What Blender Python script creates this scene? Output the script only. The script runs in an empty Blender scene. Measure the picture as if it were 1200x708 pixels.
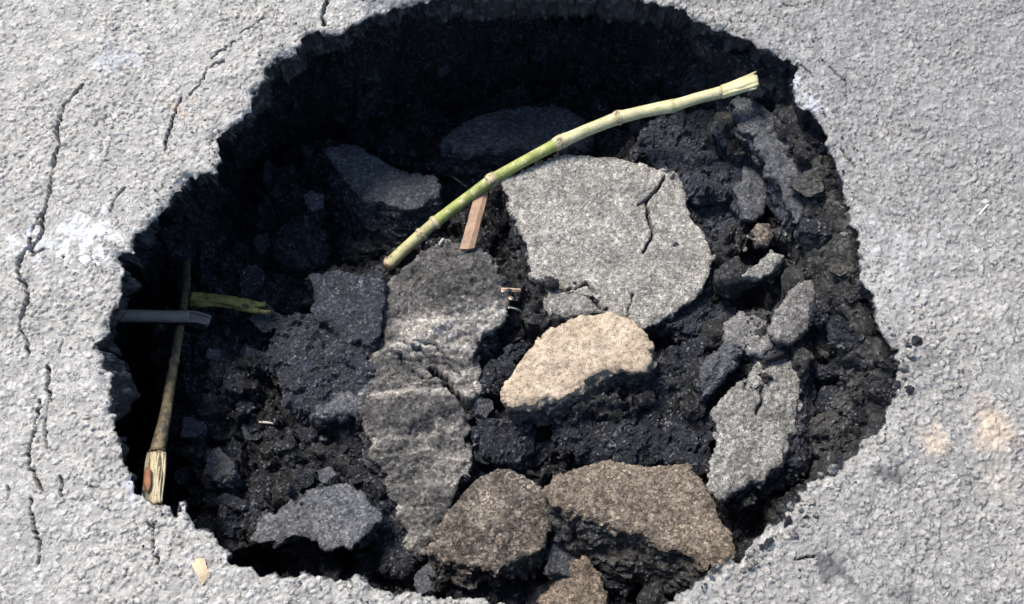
import bpy, bmesh, math, random
import numpy as np
from mathutils import Vector, Matrix

random.seed(7); rng = np.random.default_rng(7)
sc = bpy.context.scene
C = sc.collection

# ------------------------------------------------------------------ camera
HFOV = math.radians(50); TILT = math.radians(22); DIST = 0.6 / math.tan(HFOV / 2)
CAM = np.array([0.0, -DIST * math.sin(TILT), DIST * math.cos(TILT)])
FWD = np.array([0.0, math.sin(TILT), -math.cos(TILT)])
UP = np.array([0.0, math.cos(TILT), math.sin(TILT)])
cd = bpy.data.cameras.new('camera'); cam = bpy.data.objects.new('camera', cd); C.objects.link(cam)
cd.sensor_fit = 'HORIZONTAL'; cd.angle = HFOV; cd.clip_start = 0.02; cd.clip_end = 500
cam.location = CAM; cam.rotation_euler = (TILT, 0, 0)
sc.camera = cam

# ------------------------------------------------------------------ light
SUN_EL = math.radians(52); SUN_AZ = math.atan2(-0.62, 0.78)     # azimuth from +y towards +x
w = bpy.data.worlds.new('World'); sc.world = w; w.use_nodes = True
nt = w.node_tree; bg = nt.nodes['Background']
sky = nt.nodes.new('ShaderNodeTexSky'); sky.sky_type = 'NISHITA'; sky.sun_disc = False
sky.sun_elevation = SUN_EL; sky.sun_rotation = SUN_AZ
nt.links.new(sky.outputs[0], bg.inputs[0]); bg.inputs[1].default_value = 0.14
sd = bpy.data.lights.new('sun', 'SUN'); so = bpy.data.objects.new('sun', sd); C.objects.link(so)
sd.energy = 3.7; sd.angle = math.radians(18.0); sd.color = (1.0, 0.94, 0.86)
sdir = Vector((math.sin(SUN_AZ) * math.cos(SUN_EL), math.cos(SUN_AZ) * math.cos(SUN_EL), math.sin(SUN_EL)))
so.rotation_euler = sdir.to_track_quat('Z', 'Y').to_euler(); so.location = sdir * 5
sc.view_settings.view_transform = 'Standard'; sc.view_settings.look = 'None'
sc.view_settings.gamma = 1; sc.view_settings.use_curve_mapping = False
sc.view_settings.exposure = 0.74

# ------------------------------------------------------------------ pixel -> place (a pixel gives only a direction)
TH = math.tan(HFOV / 2)
def unproj(px, z0, sx=0.0, sy=0.0, c=(0.0, 0.0)):
    """photo pixels -> points on the plane z = z0 + sx*(x-cx) + sy*(y-cy)"""
    px = np.atleast_2d(np.asarray(px, float))
    u = (px[:, 0] - 600) / 600 * TH; v = -(px[:, 1] - 354) / 600 * TH
    d = FWD[None] + u[:, None] * np.array([1.0, 0, 0]) + v[:, None] * UP
    n = np.array([-sx, -sy, 1.0]); p0 = np.array([c[0], c[1], z0])
    t = ((p0 - CAM) @ n) / (d @ n)
    return CAM + d * t[:, None]

# ------------------------------------------------------------------ numpy noise
M32 = np.uint32
def hash3(i, j, k, s):
    with np.errstate(over='ignore'):
        h = (i.astype(np.int64).astype(M32) * M32(0x8da6b343)) ^ (j.astype(np.int64).astype(M32) * M32(0xd8163841)) \
            ^ (k.astype(np.int64).astype(M32) * M32(0xcb1ab31f)) ^ M32((s * 0x9e3779b1) & 0xffffffff)
        h ^= h >> M32(15); h *= M32(0x2c1b3c6d); h ^= h >> M32(12); h *= M32(0x297a2d39); h ^= h >> M32(15)
    return h.astype(np.float64) / 4294967295.0
def vnoise(p, s=0):
    f = np.floor(p); t = p - f; i = f.astype(np.int64); t = t * t * t * (t * (t * 6 - 15) + 10)
    r = 0
    for a in (0, 1):
        for b in (0, 1):
            for c in (0, 1):
                wgt = (t[:, 0] if a else 1 - t[:, 0]) * (t[:, 1] if b else 1 - t[:, 1]) * (t[:, 2] if c else 1 - t[:, 2])
                r = r + wgt * hash3(i[:, 0] + a, i[:, 1] + b, i[:, 2] + c, s)
    return r * 2 - 1
def fbm(p, s=0, o=4, g=0.5):
    r = 0; a = 1.0; q = p
    for k in range(o):
        r = r + a * vnoise(q, s + k * 17); a *= g; q = q * 2.03 + 5.3
    return r
def worley(p, s=0, flat=False):
    """F1, F2 and a random number per cell"""
    f = np.floor(p).astype(np.int64); n = len(p)
    F1 = np.full(n, 9.0); F2 = np.full(n, 9.0); R = np.zeros(n)
    for a in (-1, 0, 1):
        for b in (-1, 0, 1):
            for c in ((0,) if flat else (-1, 0, 1)):
                i = f[:, 0] + a; j = f[:, 1] + b; k = f[:, 2] + c
                x = i + hash3(i, j, k, s + 1); y = j + hash3(i, j, k, s + 2)
                d2 = (x - p[:, 0]) ** 2 + (y - p[:, 1]) ** 2
                if not flat:
                    d2 = d2 + (k + hash3(i, j, k, s + 3) - p[:, 2]) ** 2
                d = np.sqrt(d2); m = d < F1
                F2 = np.where(m, F1, np.minimum(F2, d)); F1 = np.where(m, d, F1)
                R = np.where(m, hash3(i, j, k, s + 4), R)
    return F1, F2, R
def facet(p, s=0):
    """broken shards: every cell is a tilted flat face, roughly -0.5 .. 0.5"""
    f = np.floor(p).astype(np.int64); n = len(p)
    F1 = np.full(n, 9.0); H = np.zeros(n)
    for a in (-1, 0, 1):
        for b in (-1, 0, 1):
            for c in (-1, 0, 1):
                i = f[:, 0] + a; j = f[:, 1] + b; k = f[:, 2] + c
                dx = p[:, 0] - i - hash3(i, j, k, s + 1); dy = p[:, 1] - j - hash3(i, j, k, s + 2); dz = p[:, 2] - k - hash3(i, j, k, s + 3)
                d = dx * dx + dy * dy + dz * dz; m = d < F1
                F1 = np.where(m, d, F1)
                hh = (hash3(i, j, k, s + 4) - 0.5) + 1.3 * ((hash3(i, j, k, s + 5) - 0.5) * dx + (hash3(i, j, k, s + 6) - 0.5) * dy + (hash3(i, j, k, s + 7) - 0.5) * dz)
                H = np.where(m, hh, H)
    return H
def sstep(a, b, x):
    t = np.clip((x - a) / (b - a), 0, 1); return t * t * (3 - 2 * t)
def poly_sdf(pts, poly):
    """signed distance to a closed polygon (negative inside)"""
    a = poly; b = np.roll(poly, -1, 0); best = np.full(len(pts), 1e9); ins = np.zeros(len(pts), bool)
    for k in range(len(a)):
        e = b[k] - a[k]; q = pts - a[k]
        t = np.clip((q @ e) / (e @ e + 1e-18), 0, 1)
        best = np.minimum(best, (q[:, 0] - t * e[0]) ** 2 + (q[:, 1] - t * e[1]) ** 2)
        cnd = (a[k, 1] > pts[:, 1]) != (b[k, 1] > pts[:, 1])
        if abs(e[1]) > 1e-12:
            ins ^= cnd & (pts[:, 0] < e[0] * (pts[:, 1] - a[k, 1]) / e[1] + a[k, 0])
    d = np.sqrt(best); return np.where(ins, -d, d)
def line_dist(pts, line):
    best = np.full(len(pts), 1e9)
    for a, b in zip(line[:-1], line[1:]):
        e = b - a; q = pts - a; t = np.clip((q @ e) / (e @ e + 1e-18), 0, 1)
        best = np.minimum(best, np.hypot(q[:, 0] - t * e[0], q[:, 1] - t * e[1]))
    return best
def jag_line(line, amp, step, s):
    """a crack: the traced line with small kinks"""
    out = []
    for a, b in zip(line[:-1], line[1:]):
        n = max(1, int(np.hypot(*(b - a)) / step))
        for k in range(n): out.append(a + (b - a) * k / n)
    out.append(line[-1]); out = np.array(out)
    r = np.random.default_rng(s); out[1:-1] += r.uniform(-amp, amp, (len(out) - 2, 2)); return out

# ------------------------------------------------------------------ node materials
def new_mat(name):
    m = bpy.data.materials.new(name); m.use_nodes = True
    return m, m.node_tree, m.node_tree.nodes['Principled BSDF']
class NB:
    def __init__(s, nt): s.nt = nt
    def n(s, t, **k):
        o = s.nt.nodes.new(t)
        for a, v in k.items(): setattr(o, a, v)
        return o
    def l(s, a, b): s.nt.links.new(a, b)
    def pos(s, rot=None, scale=None):
        g = s.n('ShaderNodeNewGeometry').outputs['Position']
        if rot is None and scale is None: return g
        m = s.n('ShaderNodeMapping'); s.l(g, m.inputs[0])
        if rot: m.inputs['Rotation'].default_value = rot
        if scale: m.inputs['Scale'].default_value = scale
        return m.outputs[0]
    def noise(s, vec, scale, detail=4, rough=0.55, dist=0.0):
        o = s.n('ShaderNodeTexNoise'); s.l(vec, o.inputs['Vector'])
        o.inputs['Scale'].default_value = scale; o.inputs['Detail'].default_value = detail
        o.inputs['Roughness'].default_value = rough; o.inputs['Distortion'].default_value = dist
        return o.outputs['Fac']
    def vor(s, vec, scale, out='Color', feature='F1'):
        o = s.n('ShaderNodeTexVoronoi', feature=feature); s.l(vec, o.inputs['Vector']); o.inputs['Scale'].default_value = scale
        return o.outputs[out]
    def ramp(s, fac, stops):
        o = s.n('ShaderNodeValToRGB'); s.l(fac, o.inputs[0]); e = o.color_ramp.elements
        while len(e) < len(stops): e.new(0.5)
        for k, (p, c) in enumerate(stops):
            e[k].position = p; e[k].color = (c, c, c, 1) if isinstance(c, (int, float)) else (*c, 1)
        return o.outputs[0]
    def mix(s, fac, a, b, mode='MIX'):
        o = s.n('ShaderNodeMix', data_type='RGBA', blend_type=mode)
        for v, i in ((fac, 0), (a, 6), (b, 7)):
            if hasattr(v, 'is_output'): s.l(v, o.inputs[i])
            elif i == 0: o.inputs[0].default_value = v
            else: o.inputs[i].default_value = (*v, 1) if not isinstance(v, (int, float)) else (v, v, v, 1)
        return o.outputs[2]
    def math(s, op, a, b=0.0):
        o = s.n('ShaderNodeMath', operation=op)
        for v, i in ((a, 0), (b, 1)):
            if hasattr(v, 'is_output'): s.l(v, o.inputs[i])
            else: o.inputs[i].default_value = v
        return o.outputs[0]
    def attr(s, name, out='Fac'):
        o = s.n('ShaderNodeAttribute', attribute_name=name); return o.outputs[out]
    def bump(s, h, strength, dist):
        o = s.n('ShaderNodeBump'); s.l(h, o.inputs['Height'])
        o.inputs['Strength'].default_value = strength; o.inputs['Distance'].default_value = dist
        return o.outputs['Normal']

def broken_mat(name, top, top2, side=(0.014, 0.0155, 0.021), side2=(0.038, 0.041, 0.050), rough_top=0.9, relief=0.0026, spec=0.32, fine_lo=0.62, fine_hi=1.32, speck=0.35, streak=None, grain=310, glint=0.0):
    """broken asphalt / stone: worn or dusty skin where attribute skin = 1, fresh black fracture where 0"""
    m, nt, b = new_mat(name); N = NB(nt); P = N.pos()
    sk = N.attr('skin')
    cell = N.vor(P, grain); sep = N.n('ShaderNodeSeparateColor'); N.l(cell, sep.inputs[0])
    cell2 = N.vor(P, grain * 0.55); sep2 = N.n('ShaderNodeSeparateColor'); N.l(cell2, sep2.inputs[0])
    big = N.noise(P, 26, 5, 0.6)
    tc = N.mix(N.ramp(big, [(0.36, 0), (0.64, 1)]), top, top2)
    gr = N.ramp(sep.outputs[0], [(0.0, 1 - speck * 0.8), (0.55, 1.0), (0.9, 1 + speck * 0.7), (1.0, 1 + speck * 1.6)])
    tc = N.mix(1.0, tc, gr, 'MULTIPLY')
    gap = N.vor(P, grain * 0.8, 'Distance', 'DISTANCE_TO_EDGE')
    tc = N.mix(N.math('MULTIPLY', N.ramp(gap, [(0.02, 1), (0.14, 0)]), N.ramp(N.noise(P, 180, 2), [(0.42, 0), (0.6, 0.75)])), tc, (0.02, 0.02, 0.02))
    fine = N.noise(P, 900, 2, 0.6)
    tc = N.mix(1.0, tc, N.ramp(fine, [(0.3, fine_lo), (0.7, fine_hi)]), 'MULTIPLY')
    tc = N.mix(1.0, tc, N.ramp(N.noise(P, 95, 5, 0.65), [(0.32, 0.68), (0.5, 1.0), (0.68, 1.22)]), 'MULTIPLY')
    if streak:
        ang, col, sc_, amt = streak
        st = N.noise(N.pos((0, 0, ang), (5.0, 22.0, 8.0)), sc_, 4, 0.65, 0.6)
        tc = N.mix(N.math('MULTIPLY', N.ramp(st, [(0.47, 0), (0.62, 1)]), amt), tc, N.mix(1.0, col, gr, 'MULTIPLY'))
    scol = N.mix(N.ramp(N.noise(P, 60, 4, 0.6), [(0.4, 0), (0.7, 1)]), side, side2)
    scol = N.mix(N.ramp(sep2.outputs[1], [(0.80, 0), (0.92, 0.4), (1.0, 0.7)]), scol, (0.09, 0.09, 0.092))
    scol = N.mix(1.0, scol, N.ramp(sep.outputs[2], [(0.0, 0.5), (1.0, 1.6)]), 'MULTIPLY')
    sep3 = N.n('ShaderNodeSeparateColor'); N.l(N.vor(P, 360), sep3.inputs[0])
    gm = N.math('MULTIPLY', N.ramp(sep3.outputs[2], [(0.80, 0), (0.97, 1)]), N.ramp(N.noise(P, 45, 3), [(0.40, 0.15), (0.62, 1)]))  # bright glints of the bitumen, painted into the colour as pale specks
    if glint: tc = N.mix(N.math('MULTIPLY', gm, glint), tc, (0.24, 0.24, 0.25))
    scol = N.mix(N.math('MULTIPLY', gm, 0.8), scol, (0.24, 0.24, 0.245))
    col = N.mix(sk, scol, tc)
    N.l(col, b.inputs['Base Color'])
    rg = N.mix(sk, N.ramp(sep2.outputs[0], [(0, 0.35), (1, 0.8)]), rough_top)
    N.l(rg, b.inputs['Roughness']); b.inputs['Specular IOR Level'].default_value = spec
    hgt = N.math('ADD', N.math('MULTIPLY', sep.outputs[1], 0.5), N.noise(P, 420, 3, 0.65))
    N.l(N.bump(hgt, 0.95, relief), b.inputs['Normal'])
    return m
M = {}
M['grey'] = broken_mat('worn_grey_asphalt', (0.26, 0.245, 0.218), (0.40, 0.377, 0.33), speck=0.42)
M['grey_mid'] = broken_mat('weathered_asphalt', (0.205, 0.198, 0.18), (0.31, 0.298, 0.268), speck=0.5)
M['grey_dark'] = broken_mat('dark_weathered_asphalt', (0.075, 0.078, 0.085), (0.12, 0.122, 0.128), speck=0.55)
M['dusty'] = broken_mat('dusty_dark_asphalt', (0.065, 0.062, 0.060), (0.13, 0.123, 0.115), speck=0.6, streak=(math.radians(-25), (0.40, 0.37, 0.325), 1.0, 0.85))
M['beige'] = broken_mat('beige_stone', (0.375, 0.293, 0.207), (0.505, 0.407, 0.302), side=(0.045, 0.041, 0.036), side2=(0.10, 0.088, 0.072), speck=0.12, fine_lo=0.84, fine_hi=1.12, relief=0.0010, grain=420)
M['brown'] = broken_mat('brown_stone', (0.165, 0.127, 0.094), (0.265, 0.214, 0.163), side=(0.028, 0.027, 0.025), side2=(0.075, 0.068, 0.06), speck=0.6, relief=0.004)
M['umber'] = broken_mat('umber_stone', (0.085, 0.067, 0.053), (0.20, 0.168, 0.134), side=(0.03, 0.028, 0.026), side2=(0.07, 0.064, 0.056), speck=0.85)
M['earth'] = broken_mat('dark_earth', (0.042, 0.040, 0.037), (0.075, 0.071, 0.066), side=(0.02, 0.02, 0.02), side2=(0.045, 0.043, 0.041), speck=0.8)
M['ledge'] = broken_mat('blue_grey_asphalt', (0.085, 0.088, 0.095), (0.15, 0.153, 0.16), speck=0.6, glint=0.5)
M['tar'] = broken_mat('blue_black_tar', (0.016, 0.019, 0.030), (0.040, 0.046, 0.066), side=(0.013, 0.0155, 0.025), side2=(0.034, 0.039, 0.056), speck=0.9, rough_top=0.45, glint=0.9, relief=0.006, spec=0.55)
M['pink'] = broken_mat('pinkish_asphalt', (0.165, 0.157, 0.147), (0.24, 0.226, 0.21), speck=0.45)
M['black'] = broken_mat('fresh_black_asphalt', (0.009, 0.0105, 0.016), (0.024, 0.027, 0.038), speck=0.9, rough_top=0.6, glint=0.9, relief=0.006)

def soil_mat():
    m, nt, b = new_mat('black_soil'); N = NB(nt); P = N.pos()
    c = N.mix(N.ramp(N.noise(P, 14, 5, 0.6), [(0.38, 0), (0.65, 1)]), (0.014, 0.0145, 0.017), (0.032, 0.0315, 0.032))
    c = N.mix(N.attr('pale'), c, (0.058, 0.056, 0.053))
    sep = N.n('ShaderNodeSeparateColor'); N.l(N.vor(P, 190), sep.inputs[0])
    c = N.mix(1.0, c, N.ramp(sep.outputs[0], [(0, 0.5), (0.8, 1.15), (0.95, 2.2), (1, 4.0)]), 'MULTIPLY')
    sp2 = N.n('ShaderNodeSeparateColor'); N.l(N.vor(P, 380), sp2.inputs[0])
    c = N.mix(N.ramp(sp2.outputs[1], [(0.85, 0), (0.99, 0.8)]), c, (0.15, 0.15, 0.148))
    N.l(c, b.inputs['Base Color'])
    N.l(N.ramp(sep.outputs[1], [(0, 0.5), (1, 0.95)]), b.inputs['Roughness']); b.inputs['Specular IOR Level'].default_value = 0.3
    h = N.math('ADD', N.math('MULTIPLY', sep.outputs[2], 0.6), N.noise(P, 330, 4, 0.65))
    N.l(N.bump(h, 0.95, 0.006), b.inputs['Normal'])
    return m
M['soil'] = soil_mat()

def pave_mat():
    m, nt, b = new_mat('worn_pavement'); N = NB(nt); P = N.pos()
    c = N.attr('tint', 'Color')
    c = N.mix(1.0, c, N.ramp(N.noise(P, 600, 3, 0.6), [(0.3, 0.7), (0.7, 1.25)]), 'MULTIPLY')
    c = N.mix(1.0, c, N.ramp(N.noise(P, 9, 4, 0.6), [(0.3, 0.92), (0.7, 1.07)]), 'MULTIPLY')
    sep = N.n('ShaderNodeSeparateColor'); N.l(N.vor(P, 170), sep.inputs[0])
    c = N.mix(1.0, c, N.ramp(sep.outputs[0], [(0, 0.86), (0.5, 1), (1, 1.16)]), 'MULTIPLY')
    edge = N.mix(N.ramp(sep.outputs[1], [(0.7, 0), (0.95, 1)]), (0.012, 0.0135, 0.018), (0.060, 0.064, 0.074))
    c = N.mix(N.attr('edge'), c, edge)
    c = N.mix(N.ramp(N.noise(P, 320, 3, 0.7), [(0.60, 0), (0.74, 0.75)]), c, (0.085, 0.07, 0.045))
    c = N.mix(1.0, c, N.ramp(N.noise(P, 55, 4, 0.6), [(0.3, 0.72), (0.7, 1.18)]), 'MULTIPLY')
    N.l(c, b.inputs['Base Color']); b.inputs['Roughness'].default_value = 0.6
    fv = N.vor(P, 135, 'Distance'); fh = N.math('MULTIPLY', N.ramp(fv, [(0.30, 1), (0.46, 0)]), N.attr('far'))
    c2 = N.mix(N.math('MULTIPLY', N.ramp(fv, [(0.40, 0), (0.50, 0.55), (0.62, 0.1)]), N.attr('far')), c, (0.06, 0.06, 0.06)); N.l(c2, b.inputs['Base Color'])  # far stones get the same shadow rings painted into the colour
    N.l(N.bump(N.math('ADD', N.noise(P, 420, 4, 0.65), N.math('MULTIPLY', fh, 1.1)), 0.8, 0.0018), b.inputs['Normal'])
    return m
M['pave'] = pave_mat()

def stalk_mat(name, c1, c2, blotch=None, blotch_at=0.62):
    m, nt, b = new_mat(name); N = NB(nt)
    tc = N.n('ShaderNodeUVMap').outputs[0]
    mp = N.n('ShaderNodeMapping'); N.l(tc, mp.inputs[0]); mp.inputs['Scale'].default_value = (2.0, 26.0, 1.0)
    c = N.mix(N.ramp(N.noise(mp.outputs[0], 2.2, 5, 0.65), [(0.38, 0), (0.62, 1)]), c1, c2)
    P = N.pos()
    if blotch:
        c = N.mix(N.ramp(N.noise(P, 110, 4, 0.65), [(blotch_at, 0), (blotch_at + 0.1, 0.9)]), c, blotch)
    c = N.mix(N.ramp(N.noise(P, 320, 3, 0.7), [(0.60, 0), (0.74, 0.75)]), c, (0.085, 0.07, 0.045))
    c = N.mix(1.0, c, N.ramp(N.noise(P, 55, 4, 0.6), [(0.3, 0.72), (0.7, 1.18)]), 'MULTIPLY')
    N.l(c, b.inputs['Base Color']); b.inputs['Roughness'].default_value = 0.6
    N.l(N.bump(N.noise(mp.outputs[0], 6, 3, 0.6), 0.35, 0.0012), b.inputs['Normal'])
    return m
M['cane_pale'] = stalk_mat('pale_cane', (0.40, 0.36, 0.17), (0.68, 0.62, 0.38), (0.30, 0.33, 0.09), 0.56)
M['cane_green'] = stalk_mat('green_cane', (0.19, 0.24, 0.04), (0.40, 0.42, 0.13), (0.50, 0.45, 0.28), 0.55)
M['cane_spot'] = stalk_mat('spotted_cane', (0.34, 0.33, 0.12), (0.52, 0.46, 0.26), (0.07, 0.05, 0.03), 0.56)
M['cane_node'] = stalk_mat('cane_node', (0.40, 0.34, 0.18), (0.58, 0.51, 0.33), (0.11, 0.065, 0.035), 0.5)
M['straw'] = stalk_mat('dry_straw', (0.26, 0.19, 0.09), (0.64, 0.56, 0.37), (0.20, 0.14, 0.07), 0.66)
M['straw_dark'] = stalk_mat('dirty_straw', (0.075, 0.055, 0.026), (0.21, 0.16, 0.08), (0.03, 0.026, 0.02), 0.47)
M['grey_reed'] = stalk_mat('grey_reed', (0.14, 0.122, 0.10), (0.26, 0.235, 0.20), (0.04, 0.04, 0.04), 0.66)
M['yellow_reed'] = stalk_mat('yellow_green_reed', (0.15, 0.14, 0.025), (0.32, 0.28, 0.07), (0.03, 0.03, 0.016), 0.52)
M['wood'] = stalk_mat('brown_wood', (0.23, 0.135, 0.08), (0.37, 0.24, 0.155))
M['stain'] = stalk_mat('rust_brown_bark', (0.16, 0.055, 0.02), (0.26, 0.11, 0.045))
M['chip'] = stalk_mat('pale_wood_chip', (0.62, 0.40, 0.25), (0.72, 0.54, 0.38))
M['fibre'] = stalk_mat('pale_fibre', (0.55, 0.50, 0.42), (0.7, 0.66, 0.58))
M['leaf'] = stalk_mat('dry_leaf', (0.52, 0.38, 0.22), (0.62, 0.48, 0.32))

# ------------------------------------------------------------------ object helpers
def tag(o, label=None, cat=None, group=None, kind=None):
    for k, v in (('label', label), ('category', cat), ('group', group), ('kind', kind)):
        if v: o[k] = v
    return o
def mesh_from(name, V, F, mat, smooth=True):
    me = bpy.data.meshes.new(name); V = np.asarray(V, np.float32); F = np.asarray(F, np.int32)
    k = F.shape[1]
    me.vertices.add(len(V)); me.vertices.foreach_set('co', V.ravel())
    me.loops.add(F.size); me.loops.foreach_set('vertex_index', F.ravel())
    me.polygons.add(len(F)); me.polygons.foreach_set('loop_start', np.arange(0, F.size, k, dtype=np.int32))
    me.update(calc_edges=True); me.validate()
    if smooth: me.polygons.foreach_set('use_smooth', np.ones(len(me.polygons), bool))
    me.materials.append(mat); return me
def link(name, me, parent=None, loc=(0, 0, 0)):
    o = bpy.data.objects.new(name, me); C.objects.link(o); o.location = loc
    if parent: o.parent = parent
    return o
def fattr(me, name, val):
    a = me.attributes.new(name, 'FLOAT', 'POINT'); a.data.foreach_set('value', np.asarray(val, np.float32))
def get_co(me):
    a = np.empty(len(me.vertices) * 3, np.float32); me.vertices.foreach_get('co', a); return a.reshape(-1, 3).astype(float)
def get_no(me):
    a = np.empty(len(me.vertices) * 3, np.float32); me.vertices.foreach_get('normal', a); return a.reshape(-1, 3).astype(float)

# ================================================================== PAVEMENT with the hole
HOLE_PX = [(198,233),(213,220),(223,207),(250,202),(257,187),(252,163),(267,152),(293,130),(297,110),(310,93),(317,75),(333,63),
 (352,55),(357,40),(372,34),(392,44),(420,30),(450,13),(487,3),(520,-5),(580,-9),(640,-8),(700,-10),(745,-4),(777,6),(800,8),(813,23),(833,30),
 (857,37),(880,50),(900,62),(917,68),(934,80),(930,98),(936,120),(958,133),(967,160),(977,187),(987,213),(991,240),(1000,266),
 (1007,286),(1010,326),(1023,346),(1028,376),(1033,396),(1053,409),(1052,436),(1047,470),(1030,502),(1007,522),(987,545),(957,559),
 (943,569),(933,589),(913,609),(883,632),(872,652),(833,672),(807,689),(790,705),(755,722),(690,730),(620,722),(570,702),(533,702),(507,700),
 (480,694),(437,692),(417,675),(400,682),(380,675),(347,672),(307,672),(290,662),(273,659),(257,635),(247,625),(230,619),(223,602),
 (217,584),(209,588),(205,603),(197,594),(183,590),(160,575),(152,552),(143,525),(133,502),(130,472),(127,433),(113,409),(115,396),
 (128,389),(133,366),(143,343),(143,319),(138,299),(157,296),(160,273),(177,259),(195,243)]
HOLE = unproj(HOLE_PX, 0)[:, :2]
def hole_sdf(xy, rough=True):
    d = np.full(len(xy), 1.0)
    near = (np.abs(xy[:, 0]) < 0.9) & (np.abs(xy[:, 1]) < 0.8)
    q = xy[near]; v = poly_sdf(q, HOLE)
    if rough:
        p = np.c_[q, np.zeros(len(q))]
        v = v + 0.0035 * fbm(p * 90, 5, 3, 0.6)
    d[near] = v; return d

def axis(lo, hi, step, far, s0):
    a = np.arange(lo, hi + step / 2, step); out = [hi]; left = [lo]; s = s0
    ext = []; x = 0
    while x < far: x += s; s *= 1.5; ext.append(x)
    return np.concatenate([lo - np.array(ext[::-1]), a, a[-1] + np.array(ext)])
STEP = 0.0014
gx = axis(-0.74, 0.75, STEP, 60, 0.004); gy = axis(-0.46, 0.56, STEP, 60, 0.004)
nx, ny = len(gx), len(gy)
X, Y = np.meshgrid(gx, gy); XY = np.c_[X.ravel(), Y.ravel()]
sdf = hole_sdf(XY); S = sdf.reshape(ny, nx)
gyy, gxx = np.gradient(S, gy, gx); gl = np.hypot(gxx, gyy) + 1e-9
G = np.c_[(gxx / gl).ravel(), (gyy / gl).ravel()]
out = S > 0
keep = out[:-1, :-1] | out[1:, :-1] | out[:-1, 1:] | out[1:, 1:]
jj, ii = np.nonzero(keep); idx = jj * nx + ii
Q = np.c_[idx, idx + 1, idx + 1 + nx, idx + nx]
used = np.zeros(nx * ny, bool); used[Q.ravel()] = True
remap = -np.ones(nx * ny, np.int64); remap[used] = np.arange(used.sum())
Pxy = XY[used].copy(); sd_u = sdf[used]; G_u = G[used]
ins = sd_u <= 0
Pxy[ins] -= (sd_u[ins] / np.maximum(gl.ravel()[used][ins], 0.5))[:, None] * G_u[ins]
Q = remap[Q]
# grains: rounded worn aggregate with crevices between
near = (np.abs(Pxy[:, 0]) < 0.80) & (np.abs(Pxy[:, 1] - 0.05) < 0.57)
q = np.c_[Pxy[near], np.zeros(near.sum())]
wq = q + 0.0022 * np.c_[vnoise(q * 160, 31), vnoise(q * 160, 32), np.zeros(len(q))]
a1, a2, ar = worley(wq / 0.0074, 40, True); b1, b2, br = worley(wq / 0.0042, 60, True)
ra = 0.30 + 0.26 * hash3(np.floor(ar * 65521), np.floor(ar * 911), np.floor(ar * 7), 8)       # stone sizes
pa = (1 - sstep(ra * 0.78, ra * 0.99, a1)) * (ar > 0.22)
pb = (1 - sstep(0.26, 0.46, b1)) * (br > 0.45)
h = 0.0027 * pa * (0.3 + 0.7 * ar) + 0.0017 * pb * (0.4 + 0.6 * br) + 0.0006 * fbm(q * 260, 25, 2)
dense = sstep(0.0, 0.05, np.minimum(0.745 - np.abs(q[:, 0]), 0.51 - np.abs(q[:, 1] - 0.05)))      # modelled stones fade out where the mesh gets coarse; the material's relief takes over
h = h * dense * (0.75 + 0.35 * fbm(q * 12, 21, 2)) + 0.0028 * fbm(q * 9, 3, 3) + 0.0010 * fbm(q * 45, 4, 3)
wear = np.clip(0.5 + 0.8 * fbm(q * 6, 77, 3), 0, 1)
CR = [([(97,100),(86,112),(74,124),(68,152),(71,168),(64,188),(60,215),(57,235),(51,250),(48,272),(42,285)], 2.6, 0.014),
      ([(42,285),(24,300),(20,318),(30,338),(33,350),(26,372),(24,384)], 3.2, 0.014), ([(24,384),(30,400),(34,416)], 1.5, 0.007),
      ([(50,250),(38,268),(36,282),(40,300),(52,292)], 1.6, 0.006), ([(55,430),(58,442),(54,452),(60,470)], 2.2, 0.009),
      ([(74,398),(70,414)], 1.3, 0.006), ([(46,470),(42,490),(36,520),(33,545),(40,560),(50,575)], 2.0, 0.009), ([(56,470),(53,495),(55,525)], 1.3, 0.006),
      ([(36,585),(38,605),(40,620),(48,640),(44,660)], 2.0, 0.009), ([(71,558),(72,582)], 1.3, 0.006), ([(9,570),(9,585)], 1.3, 0.006),
      ([(310,20),(298,30),(282,38)], 1.5, 0.007), ([(276,48),(260,60),(248,68)], 1.5, 0.007), ([(262,72),(244,80),(236,96),(222,112)], 2.2, 0.010),
      ([(212,114),(206,128),(198,150),(192,175)], 1.8, 0.007), ([(147,220),(136,232),(128,250)], 1.3, 0.006),
      ([(172,612),(180,625),(180,645),(186,660)], 1.6, 0.007), ([(973,78),(992,94)], 1.5, 0.006), ([(985,175),(1002,195)], 1.4, 0.006),
      ([(934,76),(950,84)], 1.8, 0.008), ([(918,4),(935,10)], 1.5, 0.006), ([(932,655),(955,652)], 1.4, 0.006), ([(383,0),(377,14),(380,30)], 3.0, 0.012)]
crack = np.zeros(len(q))
for k, (ln, wd, dp) in enumerate(CR):
    L = jag_line(unproj(ln, 0)[:, :2], 0.0021, 0.0042, 100 + k)
    lo = L.min(0) - 0.02; hi = L.max(0) + 0.02
    m = np.all((q[:, :2] > lo) & (q[:, :2] < hi), 1)
    if not m.any(): continue
    d = line_dist(q[m, :2], L); ww = np.maximum(wd * 0.00078 * (0.85 + 0.7 * vnoise(q[m] * 75, 300 + k)), 0.00085)
    c = 1 - sstep(ww * 0.6, ww * 0.9 + 0.0003, d)
    h[m] -= 1.5 * dp * c; crack[m] = np.maximum(crack[m], c)
# edge crumbles: the broken rim rounds off a little and drops, uneven
sq = sd_u[near]
h -= 0.004 * (1 - sstep(0, 0.012, sq)) * (0.5 + 0.8 * vnoise(q * 55, 8)) + 0.0022 * (1 - sstep(0, 0.004, sq))
Z = np.zeros(len(Pxy)); Z[near] = h
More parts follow.
